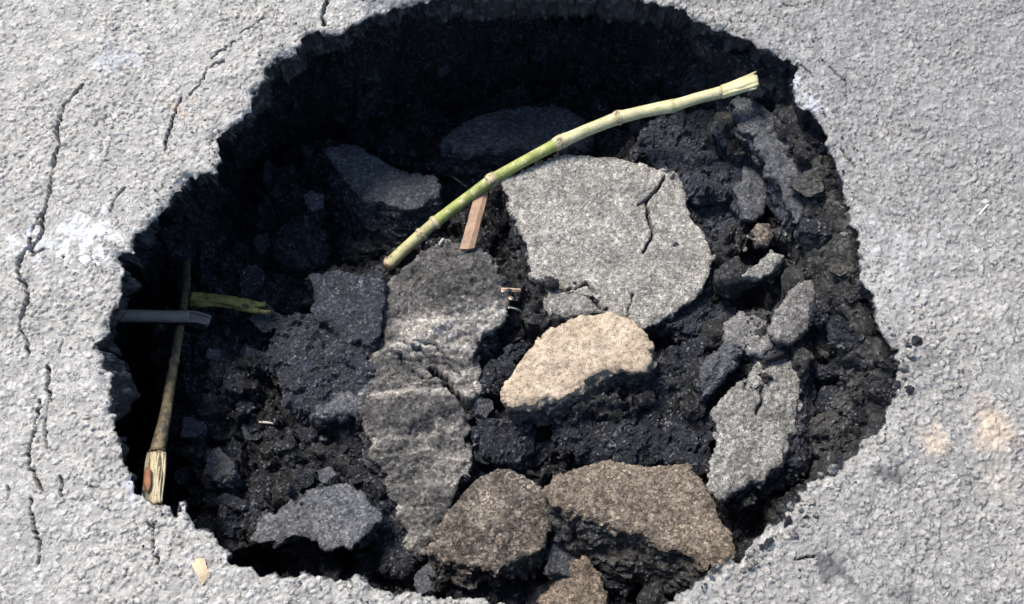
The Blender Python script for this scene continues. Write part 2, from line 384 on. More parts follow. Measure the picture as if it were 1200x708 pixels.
# albedo of the pavement: grey, paler and dustier to the left, stains with shapes of their own
tint = np.tile(np.array([0.288, 0.276, 0.256]), (len(Pxy), 1))
dusty = sstep(0.30, -0.45, Pxy[:, 0])[:, None]
tint = tint * (1 - dusty) + np.array([0.370, 0.354, 0.325]) * dusty
tr = (sstep(0.10, 0.45, Pxy[:, 0]) * sstep(-0.02, 0.30, Pxy[:, 1]))[:, None]
tint = tint * (1 - tr) + np.array([0.248, 0.237, 0.227]) * tr
tn = tint[near]
foot_shade = dense * (np.exp(-((a1 - ra * 1.05) / 0.055) ** 2) * (ar > 0.22) * sstep(-0.4, 0.1, vnoise(q * 130, 23)) + 0.6 * np.exp(-((b1 - 0.47) / 0.06) ** 2) * (br > 0.45) * sstep(0.0, 0.45, vnoise(q * 150, 24)))
tn *= (1 - 0.88 * np.clip(foot_shade, 0, 1))[:, None] * (0.90 + dense * (0.34 * pa * ar + 0.20 * pb))[:, None]   # shadow arcs at the foot of the worn stones, painted into the colour
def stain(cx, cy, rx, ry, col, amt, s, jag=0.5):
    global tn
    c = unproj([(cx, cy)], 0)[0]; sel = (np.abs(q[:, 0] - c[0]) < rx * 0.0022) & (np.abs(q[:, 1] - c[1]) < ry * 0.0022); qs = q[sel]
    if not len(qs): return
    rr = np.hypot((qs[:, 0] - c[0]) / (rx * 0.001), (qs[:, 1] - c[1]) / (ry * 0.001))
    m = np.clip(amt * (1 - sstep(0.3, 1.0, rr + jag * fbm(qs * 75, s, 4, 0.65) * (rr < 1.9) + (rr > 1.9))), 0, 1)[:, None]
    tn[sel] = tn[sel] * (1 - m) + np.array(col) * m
stain(1162, 503, 32, 44, (0.47, 0.385, 0.30), 0.97, 501, 0.22); stain(1097, 519, 22, 26, (0.46, 0.38, 0.30), 0.95, 502, 0.22)
stain(1172, 565, 24, 28, (0.44, 0.40, 0.34), 0.6, 503, 0.25); stain(1130, 360, 60, 40, (0.42, 0.40, 0.36), 0.45, 504)
stain(1060, 300, 70, 80, (0.40, 0.39, 0.375), 0.5, 514)
stain(118, 272, 26, 22, (0.70, 0.70, 0.69), 0.95, 505, 0.9); stain(105, 292, 32, 18, (0.68, 0.68, 0.67), 0.9, 506, 0.9); stain(80, 270, 14, 18, (0.68, 0.68, 0.68), 0.8, 507, 0.9)
stain(34, 285, 18, 16, (0.62, 0.64, 0.68), 0.8, 508, 0.9)
stain(135, 68, 30, 26, (0.36, 0.38, 0.42), 0.5, 509); stain(212, 125, 18, 16, (0.50, 0.41, 0.33), 0.7, 510); stain(200, 112, 8, 14, (0.48, 0.38, 0.33), 0.6, 511)
stain(158, 570, 14, 20, (0.58, 0.57, 0.62), 0.8, 512); stain(930, 100, 16, 26, (0.52, 0.52, 0.54), 0.9, 513, 0.9); stain(958, 122, 16, 26, (0.50, 0.50, 0.52), 0.8, 515, 0.9)
for k, (cx, cy, r, am) in enumerate([(1042, 555, 16, .85), (975, 665, 22, .85), (1048, 595, 10, .5), (1065, 695, 14, .5), (1080, 425, 24, .55), (1008, 695, 14, .5),
                                     (1130, 535, 20, .35), (1160, 545, 10, .35), (1145, 280, 8, .6), (1185, 376, 7, .8), (85, 12, 20, .3), (90, 78, 14, .3)]):
    stain(cx, cy, r, r * 0.8, (0.075, 0.075, 0.075), am, 530 + k, 0.8)
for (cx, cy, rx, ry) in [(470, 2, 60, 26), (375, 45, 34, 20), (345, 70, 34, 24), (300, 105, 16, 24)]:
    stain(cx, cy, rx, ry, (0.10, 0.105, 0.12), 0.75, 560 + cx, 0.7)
tn = tn * (1 - 0.92 * crack)[:, None] + np.array([0.03, 0.03, 0.03]) * (0.92 * crack)[:, None]   # cracks coloured near black
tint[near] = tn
far = np.ones(len(Pxy)); far[near] = 1 - dense
edge = np.zeros(len(Pxy)); edge[near] = (1 - sstep(0.0, 0.0022, sq + 0.0025 * vnoise(q * 120, 9)))
# broken edge of the paving: rows going down from the rim
E = np.concatenate([Q[:, [0, 1]], Q[:, [1, 2]], Q[:, [2, 3]], Q[:, [3, 0]]])
key = np.sort(E, 1); kk = key[:, 0] * len(Pxy) + key[:, 1]
u, first, cnt = np.unique(kk, return_index=True, return_counts=True)
BE = E[first[cnt == 1]]
BE = BE[(np.abs(sd_u[BE[:, 0]]) < 0.01) & (np.abs(sd_u[BE[:, 1]]) < 0.01)]
bv = np.unique(BE); loc = {int(v): k for k, v in enumerate(bv)}
B0 = Pxy[bv]; Bz = Z[bv]; N2 = -G_u[bv]          # N2 points into the hole
# smooth the inward direction a little
Ns = np.zeros_like(N2)
for k0 in range(0, len(B0), 400):
    d2 = ((B0[k0:k0 + 400, None] - B0[None]) ** 2).sum(2); Ns[k0:k0 + 400] = np.exp(-d2 / 0.022 ** 2) @ N2
N2 = Ns / (np.linalg.norm(Ns, axis=1, keepdims=True) + 1e-9)
def bump1(cx, cy, rr):
    c = unproj([(cx, cy)], 0)[0][:2]; return np.exp(-(((B0 - c) ** 2).sum(1)) / (rr * rr))
lean = -0.026 + 0.040 * (bump1(124, 425, 0.035) + 0.55 * bump1(141, 318, 0.022) + 0.5 * bump1(135, 460, 0.02))
lean += 0.020 * (bump1(650, -8, 0.10) + bump1(560, -8, 0.06) + bump1(740, -2, 0.05)) + 0.016 * (bump1(370, 38, 0.03) + bump1(330, 65, 0.03) + bump1(300, 100, 0.03))
THICK = 0.055
rows = [0.0, 0.004, 0.009, 0.014, 0.019, 0.024, 0.029, 0.034, 0.039, 0.044, 0.050, THICK]
V = [np.c_[Pxy, Z]]; ring_prev = bv; nV = len(Pxy); F = [Q]; tints = [tint]; edges = [edge]
ea = np.array([loc[int(v)] for v in BE[:, 0]]); eb = np.array([loc[int(v)] for v in BE[:, 1]])
for r, d in enumerate(rows[1:] + [THICK + 0.004, THICK + 0.006, THICK + 0.006]):
    p3 = np.c_[B0, np.full(len(B0), -d)]
    off = lean * (0.75 + 0.6 * vnoise(p3 * 60, 75)) * min(1, d / 0.03) + (0.004 * fbm(p3 * 45, 70, 3) + (0.0035 + 0.006 * (lean < 0)) * facet(p3 / 0.016, 73) + 0.003 * facet(p3 / 0.008, 74)) * min(1, d / 0.006)
    if r >= len(rows) - 1: off = off - (0.03, 0.12, 0.34)[r - len(rows) + 1]
    ring = np.arange(nV, nV + len(B0))
    V.append(np.c_[B0 + N2 * off[:, None], np.minimum(Bz, 0) * max(0, 1 - d / 0.02) - d + 0.002 * vnoise(p3 * 80, 72)])
    F.append(np.c_[ring_prev[eb], ring_prev[ea], ring[ea], ring[eb]]); tints.append(np.tile([0.2, 0.2, 0.2], (len(B0), 1))); edges.append(np.ones(len(B0)))
    ring_prev = ring; nV += len(B0)
V = np.concatenate(V); F = np.concatenate(F); tint = np.concatenate(tints); edge = np.concatenate(edges)
me = mesh_from('pavement', V, F, M['pave'])
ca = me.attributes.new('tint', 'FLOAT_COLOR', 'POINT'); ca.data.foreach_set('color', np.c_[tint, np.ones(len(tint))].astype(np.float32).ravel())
fattr(me, 'edge', edge); fattr(me, 'far', np.r_[far, np.zeros(len(edge) - len(far))])
tag(link('pavement', me), kind='structure')

# ================================================================== SLABS AND STONES (outline traced, depth from the rubble they lie on)
SLABS = []; FLOOR_PTS = []; HSPLAT = []
def slab(name, px, z0, sx, sy, t, mat, label, cat, shift=(0, 0), flare=1.06, skin=1.0, skin_d=0.008, vox=0.0026, grain=1.0, rough=1.0, cracks=(), dome=0.0, ripple=0.0, seed=0, group=None, support=True):
    px = np.array(px, float); cpx = px.mean(0); c = unproj([cpx], z0)[0]
    top = unproj(px, z0, sx, sy, c[:2])
    # resample and roughen the traced outline
    o2 = []
    for a, b in zip(top, np.roll(top, -1, 0)):
        n = max(1, int(np.linalg.norm(b - a) / 0.008))
        for k in range(n): o2.append(a + (b - a) * k / n)
    top = np.array(o2); r = np.random.default_rng(seed + 11)
    top[:, :2] += 0.0028 * rough * np.c_[fbm(top * 80, seed, 2), fbm(top * 80, seed + 5, 2)]
    n = len(top); cc = top.mean(0)
    bot = top.copy(); bot[:, :2] = cc[:2] + (top[:, :2] - cc[:2]) * flare + np.array(shift); bot[:, 2] = top[:, 2] - t
    mid = top * 0.5 + bot * 0.5; mid[:, :2] += 0.006 * rough * np.c_[fbm(mid * 35, seed + 8, 2), fbm(mid * 35, seed + 9, 2)]
    bm = bmesh.new()
    vt = [bm.verts.new(v) for v in top]; vm = [bm.verts.new(v) for v in mid]; vb = [bm.verts.new(v) for v in bot]
    bm.faces.new(vt); bm.faces.new(vb[::-1])
    for k in range(n):
        j = (k + 1) % n
        bm.faces.new((vt[j], vt[k], vm[k], vm[j])); bm.faces.new((vm[j], vm[k], vb[k], vb[j]))
    bmesh.ops.recalc_face_normals(bm, faces=bm.faces); bmesh.ops.triangulate(bm, faces=bm.faces)
    me0 = bpy.data.meshes.new('tmp'); bm.to_mesh(me0); bm.free()
    ob = bpy.data.objects.new('tmp', me0); C.objects.link(ob)
    md = ob.modifiers.new('r', 'REMESH'); md.mode = 'VOXEL'; md.voxel_size = vox
    sm = ob.modifiers.new('s', 'SMOOTH'); sm.factor = 0.5; sm.iterations = 1
    dg = bpy.context.evaluated_depsgraph_get(); me = bpy.data.meshes.new_from_object(ob.evaluated_get(dg))
    bpy.data.objects.remove(ob); bpy.data.meshes.remove(me0)
    me.name = name; co = get_co(me); no = get_no(me)
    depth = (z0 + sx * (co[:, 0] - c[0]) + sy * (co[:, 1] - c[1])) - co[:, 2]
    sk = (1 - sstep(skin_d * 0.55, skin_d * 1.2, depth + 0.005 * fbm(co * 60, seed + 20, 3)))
    inn = np.clip(-poly_sdf(co[:, :2], top[:, :2]), 0, None)
    so_ = seed * 3.1
    g1, g2, grr = worley((co + so_) / 0.0052, seed + 40)
    wco = co + 0.003 * np.c_[vnoise(co * 120, 1), vnoise(co * 120, 2), vnoise(co * 120, 3)]
    side_d = rough * 0.008 * fbm(co * 22, seed + 50, 3) + min(rough, 1.25) * (0.0065 * facet(wco / 0.021, seed + 60) + 0.0030 * facet(wco / 0.0085, seed + 61)) + 0.0030 * np.clip(1 - g1 / 0.7, 0, 1) * (0.2 + grr)
    top_d = grain * (0.0019 * sstep(0, 0.3, g2 - g1) * (0.1 + 0.9 * grr) + 0.0014 * facet(wco / 0.012, seed + 62)) + 0.0032 * rough * fbm(co * 14, seed + 52, 3) + 0.0012 * rough * fbm(co * 60, seed + 53, 2)
    upw = sstep(0.55, 0.9, no[:, 2])
    wtop = np.maximum(sk * 0.9, 0) * upw * skin if skin > 0.85 else np.zeros(len(co))
    dd = side_d * (1 - wtop) + top_d * wtop
    co2 = co + no * dd[:, None]
    co2[:, 2] += dome * (sstep(0, 0.06, inn) - 0.5) * (depth < t * 0.6) - 0.0025 * rough * (1 - sstep(0, 0.006, inn)) * (depth < 0.012)
    if ripple:
        al = co[:, 0] * 0.90 + co[:, 1] * 0.42; ac = co[:, 1] * 0.90 - co[:, 0] * 0.42
        co2[:, 2] += ripple * fbm(np.c_[al * 8, ac * 30, co[:, 2] * 0], seed + 70, 3, 0.55) * (depth < t * 0.5)
    for k, (ln, wd, dp) in enumerate(cracks):
        L = jag_line(unproj(ln, z0, sx, sy, c[:2])[:, :2], 0.0020, 0.0045, seed + 200 + k)
        d = line_dist(co[:, :2], L); ww = wd * 0.00085 * (0.75 + 0.6 * vnoise(co * 80, seed + k))
        cm = (1 - sstep(ww * 0.5, ww * 1.0 + 0.0008, d)) * (depth < t * 0.55)
        co2[:, 2] -= dp * cm; sk = sk * (1 - 0.9 * cm)
    me.vertices.foreach_set('co', (co2 - c).astype(np.float32).ravel()); me.update()
    me.polygons.foreach_set('use_smooth', np.full(len(me.polygons), skin > 0.85))
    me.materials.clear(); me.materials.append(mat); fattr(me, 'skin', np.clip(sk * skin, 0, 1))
    o = link(name, me, loc=c); tag(o, label, cat, group, 'thing')
    HSPLAT.append(co2)
    if support:
        for v in bot[::4]: FLOOR_PTS.append((v[0], v[1], v[2] + 0.010))
        FLOOR_PTS.append((cc[0] + shift[0], cc[1] + shift[1], bot[:, 2].mean() + 0.012))
    SLABS.append(o); return o

slab('asphalt_slab', [(588,208),(622,194),(660,180),(720,183),(772,200),(790,210),(801,228),(812,256),(830,285),(834,318),(818,348),(800,360),(772,376),(748,384),(714,366),(694,347),(668,345),(650,332),(622,322),(616,284),(604,250),(595,226)],
     -0.150, 0.03, 0.06, 0.050, M['grey'], 'large pale grey flat asphalt slab with a branching crack, under the long cane', 'asphalt slab', vox=0.0019, grain=0.75, rough=0.7, flare=1.02, seed=1,
     cracks=[([(778,207),(771,222),(758,234),(760,258),(766,270),(760,285),(754,295)], 2.6, 0.014), ([(758,234),(748,240)], 2.0, 0.008), ([(735,372),(742,345)], 1.6, 0.006), ([(665,340),(690,332),(700,345)], 2, 0.008)])
slab('beige_stone', [(588,455),(600,430),(625,402),(642,386),(680,369),(715,364),(742,372),(757,386),(765,402),(760,424),(738,428),(712,432),(694,442),(664,460),(622,470),(596,468)],
     -0.105, 0.05, -0.12, 0.055, M['beige'], 'flat beige sandy stone, the palest and warmest of the rubble', 'stone', shift=(0.006, -0.020), flare=0.94, skin_d=0.012, vox=0.0019, grain=0.8, rough=0.9, dome=0.004, seed=2)
slab('cracked_slab', [(500,287),(520,281),(548,285),(572,298),(580,318),(592,345),(588,378),(566,392),(556,420),(553,470),(545,500),(552,535),(536,575),(512,620),(496,648),(478,640),(470,600),(455,560),(432,530),(426,480),(430,430),(450,392),(448,360),(458,332),(482,305)],
     -0.150, 0.02, -0.02, 0.060, M['dusty'], 'long dark grey asphalt slab with dusty streaks, split by a dark gap', 'asphalt slab', shift=(-0.004, -0.008), vox=0.0021, grain=2.4, rough=1.3, dome=0.008, ripple=0.0055, seed=3,
     cracks=[([(505,432),(522,446),(534,462),(548,476),(558,486)], 6.0, 0.030), ([(450,405),(470,418),(482,436),(500,446),(512,440)], 2.0, 0.007), ([(474,402),(492,410),(505,422),(530,428),(540,440)], 2.0, 0.007),
             ([(485,400),(510,405),(525,418),(545,428)], 1.7, 0.006), ([(470,418),(494,425)], 1.7, 0.006), ([(482,436),(500,452),(520,450)], 1.6, 0.005)])
slab('umber_stone', [(505,640),(514,612),(538,577),(562,551),(596,543),(620,556),(640,575),(646,608),(640,640),(614,655),(580,668),(540,662),(512,653)],
     -0.100, 0.02, -0.16, 0.055, M['umber'], 'dark brown wedge shaped stone between the long cracked slab and the tan block', 'stone', shift=(0.002, -0.020), flare=0.9, skin_d=0.020, vox=0.0022, grain=1.7, rough=1.3, dome=0.016, seed=4)
slab('tan_block', [(640,577),(655,556),(690,541),(716,537),(760,545),(802,548),(826,566),(842,598),(856,630),(863,650),(850,660),(822,655),(790,644),(750,625),(702,606),(664,596)],
     -0.075, 0.02, -0.10, 0.075, M['brown'], 'large tan brown block with a flat top and a black broken front', 'stone block', shift=(0.0, -0.046), flare=0.93, skin_d=0.010, vox=0.0020, grain=1.1, rough=1.0, dome=0.004, seed=5)
slab('ochre_stone', [(632,735),(638,705),(650,680),(666,658),(686,650),(704,668),(712,695),(712,735)], -0.125, 0.1, 0.05, 0.06, M['brown'],
     'small ochre brown stone wedged below the tan block and the umber wedge', 'stone', skin_d=0.016, vox=0.0024, grain=1.3, rough=1.1, dome=0.008, seed=6)
slab('tilted_slab', [(828,576),(831,543),(843,506),(829,480),(856,454),(880,433),(893,408),(910,394),(942,392),(941,438),(929,480),(925,516),(914,541),(886,562),(850,583)],
     -0.105, -0.10, -0.06, 0.055, M['grey_mid'], 'tilted grey asphalt slab with a black broken side, beside the right soil wall', 'asphalt slab', shift=(0.052, 0.004), flare=0.98, vox=0.0021, grain=1.5, rough=0.9, seed=7,
     cracks=[([(893,455),(892,470),(886,485)], 2.0, 0.010), ([(876,440),(872,455)], 1.5, 0.006)])
slab('slab_fragment', [(906,388),(918,352),(934,329),(954,327),(958,345),(950,372),(936,386),(926,398),(912,399)], -0.082, -0.15, 0.1, 0.03, M['pink'],
     'oblong brownish grey asphalt fragment standing over the upper end of the tilted slab', 'asphalt fragment', vox=0.0024, rough=0.8, seed=8)
slab('slab_fragment', [(855,382),(866,372),(886,378),(905,386),(914,399),(900,412),(880,408),(860,398)], -0.098, 0.0, 0.0, 0.03, M['pink'],
     'low pinkish grey asphalt fragment at the top corner of the tilted slab', 'asphalt fragment', vox=0.0024, rough=0.9, seed=9)
slab('slab_fragment', [(868,322),(884,308),(905,293),(921,298),(912,310),(890,324)], -0.105, 0.05, -0.1, 0.028, M['grey_mid'],
     'thin grey sliver of asphalt lying apart below the round stone', 'asphalt fragment', shift=(0, -0.006), vox=0.0022, rough=0.7, seed=10)
slab('round_stone', [(882,268),(890,259),(902,262),(906,274),(900,285),(888,284)], -0.115, 0, 0, 0.03, M['umber'], 'small rounded brownish stone in a pocket of the right wall', 'stone', vox=0.0022, rough=0.6, dome=0.006, skin_d=0.02, seed=11, flare=0.8)
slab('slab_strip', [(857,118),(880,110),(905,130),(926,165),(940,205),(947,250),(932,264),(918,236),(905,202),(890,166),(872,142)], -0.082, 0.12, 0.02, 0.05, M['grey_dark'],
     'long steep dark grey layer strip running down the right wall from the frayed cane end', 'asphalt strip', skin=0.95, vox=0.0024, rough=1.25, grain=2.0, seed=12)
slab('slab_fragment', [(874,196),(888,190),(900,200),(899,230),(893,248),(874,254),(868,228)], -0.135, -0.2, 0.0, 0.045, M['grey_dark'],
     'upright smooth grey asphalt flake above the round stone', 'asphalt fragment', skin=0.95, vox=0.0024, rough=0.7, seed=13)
slab('black_block', [(757,152),(790,132),(850,134),(880,160),(896,204),(870,226),(820,224),(780,206),(758,186)], -0.150, -0.05, -0.1, 0.06, M['tar'],
     'blue black crumbly asphalt block beneath the thick end of the long cane', 'asphalt block', skin=0.35, vox=0.0026, rough=1.3, seed=14, shift=(0.0, -0.015))
slab('black_block', [(770,205),(812,218),(872,226),(886,262),(878,300),(866,330),(868,368),(840,388),(806,392),(780,380),(765,300)], -0.172, -0.12, 0.0, 0.06, M['tar'],
     'blue black broken asphalt mass between the pale slab and the right wall', 'asphalt block', skin=0.35, vox=0.0026, rough=1.2, seed=15)
slab('soil_band', [(962,168),(975,190),(985,225),(995,265),(1002,300),(1004,332),(984,334),(974,292),(964,252),(955,215),(950,182)], -0.082, 0.75, 0.0, 0.05, M['earth'],
     'smooth compacted dark grey soil band just under the right pavement edge', 'soil band', skin=0.9, vox=0.0026, rough=0.8, seed=35)
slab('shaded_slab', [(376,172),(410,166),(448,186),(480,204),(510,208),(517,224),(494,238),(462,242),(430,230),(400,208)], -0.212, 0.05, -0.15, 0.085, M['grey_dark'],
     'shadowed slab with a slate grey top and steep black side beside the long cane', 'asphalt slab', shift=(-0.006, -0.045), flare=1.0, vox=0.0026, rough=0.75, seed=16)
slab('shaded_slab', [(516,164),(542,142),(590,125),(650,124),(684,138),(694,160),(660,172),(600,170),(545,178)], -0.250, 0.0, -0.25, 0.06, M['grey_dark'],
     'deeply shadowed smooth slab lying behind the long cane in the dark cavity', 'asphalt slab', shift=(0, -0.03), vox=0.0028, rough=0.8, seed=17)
slab('black_block', [(357,322),(400,313),(440,325),(453,350),(446,395),(432,408),(396,388),(372,370),(371,342)], -0.148, 0.05, 0.10, 0.08, M['tar'],
     'small blue black block with a ragged top, beside the lower cane tip', 'asphalt block', skin=0.95, vox=0.0026, rough=1.1, grain=2.2, seed=18)
slab('black_block', [(318,364),(366,362),(395,388),(432,410),(432,445),(418,470),(380,485),(328,474),(313,415)], -0.168, 0.10, -0.05, 0.075, M['tar'],
     'broad blue black crumbly block against the lower left side of the long cracked slab', 'asphalt block', skin=0.7, vox=0.0026, rough=1.0, grain=2, seed=36)
slab('grey_flake', [(366,478),(396,464),(424,440),(436,450),(428,474),(400,486),(374,488)], -0.158, 0.0, -0.1, 0.035, M['grey_dark'],
     'thin grey edge flake under the broad blue black block', 'asphalt fragment', vox=0.0026, rough=1.0, seed=19)
slab('ledge_slab', [(289,632),(300,612),(330,598),(352,584),(378,571),(406,567),(432,580),(441,608),(432,628),(410,640),(386,640),(356,627),(338,630),(304,640)], -0.130, 0.06, -0.12, 0.045, M['ledge'],
     'blue grey slab with a curved lower edge above the dark lower left pocket', 'asphalt slab', vox=0.0022, rough=1.0, grain=1.3, flare=0.92, shift=(0.006, 0.012), seed=20)
slab('dark_lump', [(257,610),(262,590),(285,582),(306,592),(326,600),(302,614),(286,624),(266,624)], -0.170, 0, 0, 0.05, M['black'], 'rounded black lump beside the blue grey ledge slab', 'asphalt lump', skin=0.5, vox=0.0028, rough=1.2, seed=21, dome=0.008)
slab('black_block', [(646,478),(700,448),(770,424),(824,402),(846,424),(832,474),(836,520),(822,552),(765,546),(700,538),(652,512)], -0.135, 0.03, -0.10, 0.06, M['black'],
     'rough black crumbly block in front of the beige stone, behind the tan block', 'asphalt block', skin=0.75, vox=0.0024, rough=1.9, grain=2.5, seed=22)
slab('asphalt_splinter', [(857,396),(863,412),(850,437),(838,462),(824,466),(821,450),(834,424),(845,402)], -0.095, 0, 0.0, 0.03, M['grey_dark'], 'narrow dark splinter of asphalt leaning along the tilted slab', 'asphalt fragment', skin=0.8, vox=0.0022, rough=0.9, seed=23)
slab('slab_fragment', [(640,340),(666,344),(690,349),(714,366),(684,369),(660,378),(640,370)], -0.140, 0, 0, 0.03, M['grey_mid'], 'grey fragment squeezed between the pale slab and the beige stone', 'asphalt fragment', vox=0.0024, rough=1.0, seed=24)
slab('dark_lump', [(314,272),(334,246),(364,240),(377,265),(371,300),(346,312),(320,302)], -0.245, 0, 0, 0.06, M['black'], 'rounded dark lump deep in the shade behind the broad blue black block', 'asphalt lump', skin=0.4, vox=0.003, rough=1.2, seed=25, dome=0.014)
slab('grey_pebble', [(354,228),(364,221),(376,228),(376,242),(362,246)], -0.235, 0, 0, 0.03, M['grey_dark'], 'small grey stone in deep shade beside the slate grey topped slab', 'stone', vox=0.0024, rough=0.5, seed=26)
slab('dark_lump', [(556,500),(580,486),(612,490),(634,504),(630,530),(596,540),(566,530)], -0.150, 0, -0.1, 0.05, M['black'], 'knobbly black lump between the long cracked slab and the beige stone', 'asphalt lump', skin=0.6, vox=0.0026, rough=1.8, grain=2, seed=27, dome=0.008)
slab('dark_lump', [(572,420),(596,398),(622,392),(620,412),(598,432),(582,462),(566,455)], -0.160, 0, 0, 0.05, M['black'], 'black lump in the gap left of the beige stone', 'asphalt lump', skin=0.6, vox=0.0026, rough=1.6, grain=2, seed=28)
slab('dark_lump', [(440,590),(462,580),(476,610),(484,650),(470,676),(446,664),(436,630)], -0.165, 0, 0, 0.05, M['black'], 'black lump propping the lower end of the long cracked slab', 'asphalt lump', skin=0.7, vox=0.0026, rough=1.5, grain=2, seed=29)
slab('dark_lump', [(528,668),(560,664),(584,672),(580,700),(548,712),(526,696)], -0.150, 0, 0, 0.05, M['black'], 'dark lump under the brown wedge shaped stone', 'asphalt lump', skin=0.7, vox=0.0026, rough=1.5, seed=30)
slab('dark_lump', [(600,690),(622,676),(640,690),(632,720),(602,722)], -0.160, 0, 0, 0.04, M['black'], 'bluish black lump beside the small ochre stone', 'asphalt lump', skin=0.6, vox=0.0026, rough=1.4, seed=31)
slab('dark_lump', [(955,490),(975,478),(1000,490),(1004,512),(984,530),(958,520)], -0.120, 0, 0, 0.05, M['earth'], 'dark earthy lump at the foot of the right wall by the tilted slab', 'soil lump', skin=0.35, vox=0.0026, rough=1.3, seed=32, dome=0.006)
slab('dark_lump', [(1000,432),(1022,426),(1040,440),(1036,462),(1014,474),(998,458)], -0.075, 0, 0, 0.05, M['earth'], 'dark earthy lump high on the right wall under the pavement edge', 'soil lump', skin=0.35, vox=0.0026, rough=1.4, seed=33, dome=0.006)

# ================================================================== HOLE FLOOR AND WALLS
def P3(px, py, z): return tuple(unproj([(px, py)], z)[0])
for a in [(580,50,-.40),(450,90,-.39),(700,70,-.38),(390,140,-.37),(640,110,-.35),(520,100,-.37),(300,190,-.36),(250,260,-.36),(200,330,-.40),(170,420,-.44),(160,500,-.44),
          (235,400,-.225),(225,450,-.235),(260,470,-.20),(280,360,-.235),(250,352,-.24),(310,358,-.215),(240,540,-.22),(215,500,-.25),(250,310,-.26),(225,560,-.25),(175,330,-.42),(165,460,-.44),(160,540,-.42),(300,540,-.235),(350,520,-.215),(420,520,-.20),(320,440,-.225),(430,280,-.25),(550,250,-.225),(590,300,-.215),(600,345,-.19),
          (220,590,-.30),(330,660,-.27),(400,665,-.25),(500,680,-.21),(740,690,-.24),(870,610,-.25),(900,600,-.24),(960,560,-.23),(920,550,-.24),(965,450,-.20),(1000,490,-.18),(1020,440,-.12),(990,400,-.14),(960,350,-.14),(980,320,-.12),
          (950,260,-.15),(930,200,-.15),(940,150,-.12),(900,110,-.20),(850,80,-.24),(800,60,-.28),(760,110,-.30),(830,110,-.25),(920,290,-.16),(880,350,-.155),(600,450,-.20),(570,560,-.17),(680,640,-.19),(620,640,-.20),(580,170,-.30),(730,160,-.26),(700,140,-.30)]:
    FLOOR_PTS.append(P3(*a))
FP = np.array(FLOOR_PTS)
FS = 0.0024
fx = np.arange(-0.74, 0.74, FS); fy = np.arange(-0.56, 0.70, FS)
FX, FY = np.meshgrid(fx, fy); fq = np.c_[FX.ravel(), FY.ravel()]
num = np.zeros(len(fq)); den = np.zeros(len(fq)) + 1e-12; nz = np.zeros(len(fq))
wq = fq + 0.02 * np.c_[vnoise(np.c_[fq * 14, nz], 91), vnoise(np.c_[fq * 14, nz], 92)]
for p in FP:
    d2 = (wq[:, 0] - p[0]) ** 2 + (wq[:, 1] - p[1]) ** 2
    wgt = 1.0 / (d2 + 0.012 ** 2) ** 2.2 * (1e-8); num += wgt * p[2]; den += wgt
fz = num / den
s = np.ones(len(fq)); mk = (np.abs(fq[:, 0]) < 0.9); s[mk] = poly_sdf(fq[mk], HOLE)
right = sstep(0.18, 0.36, fq[:, 0] + 0.12 * (fq[:, 1] - 0.05)) ; bottom = sstep(-0.12, -0.3, fq[:, 1]) * (1 - right)
under = sstep(0.0, 0.03, s)
toprt = sstep(0.15, 0.30, fq[:, 0]) * sstep(0.10, 0.25, fq[:, 1])
wall = 0.11 * (1 - right) * (1 - bottom) + 0.04 * bottom + 0.006 * right
wall = wall + 0.022 * fbm(np.c_[fq * 9, nz], 95, 3)
wid = 0.045 + 0.03 * vnoise(np.c_[fq * 7, nz], 97)
rise = sstep(0, 1, (s - wall + wid) / (wid * 1.25))
fz = fz * (1 - rise) + (-0.050) * rise
p3 = np.c_[fq, fz]
k1, k2, kr = worley(p3 / 0.0075, 140)
wp = p3 + 0.004 * np.c_[vnoise(p3 * 90, 1), vnoise(p3 * 90, 2), vnoise(p3 * 90, 3)]
shard = 0.028 * facet(wp / 0.046, 121) + 0.014 * facet(wp / 0.019, 122) + 0.0055 * facet(wp / 0.009, 123)
lump = 0.018 * fbm(p3 * 13, 110, 4) + shard + 0.003 * np.clip(1 - k1 / 0.8, 0, 1) * (0.1 + kr)
fz2 = fz + lump * (1 - 0.3 * rise) * (1 - 0.45 * right * rise)
# sideways relief so that steep walls are craggy as well
gyf, gxf = np.gradient(fz.reshape(FX.shape), fy, fx); sl = np.hypot(gxf, gyf).ravel(); nxy = -np.c_[gxf.ravel(), gyf.ravel()] / (np.sqrt(1 + sl ** 2))[:, None]
wob = 0.012 * fbm(p3 * 28, 150, 3) + 0.3 * shard + 0.003 * np.clip(1 - k1 / 0.8, 0, 1) * kr
fxy = fq + nxy * wob[:, None]
# under the paving the soil stays below its underside
s2 = hole_sdf(fxy, False)
fz2 = np.where(s2 > -0.004, np.minimum(fz2, -0.049), np.minimum(fz2, -0.030))
FZ = fz2.reshape(FX.shape); nfy, nfx = FX.shape
J, I = np.meshgrid(np.arange(nfy - 1), np.arange(nfx - 1), indexing='ij'); b0 = (J * nfx + I).ravel()
me = mesh_from('hole_floor', np.c_[fxy, fz2], np.c_[b0, b0 + 1, b0 + 1 + nfx, b0 + nfx], M['soil'], False)
pale = right * sstep(0.62, 0.15, np.abs(fq[:, 1] - 0.05)) * np.clip(0.42 + 0.6 * fbm(p3 * 20, 160, 3), 0, 1) * sstep(-0.26, -0.12, fz)
fattr(me, 'pale', pale); tag(link('hole_floor', me), kind='structure')

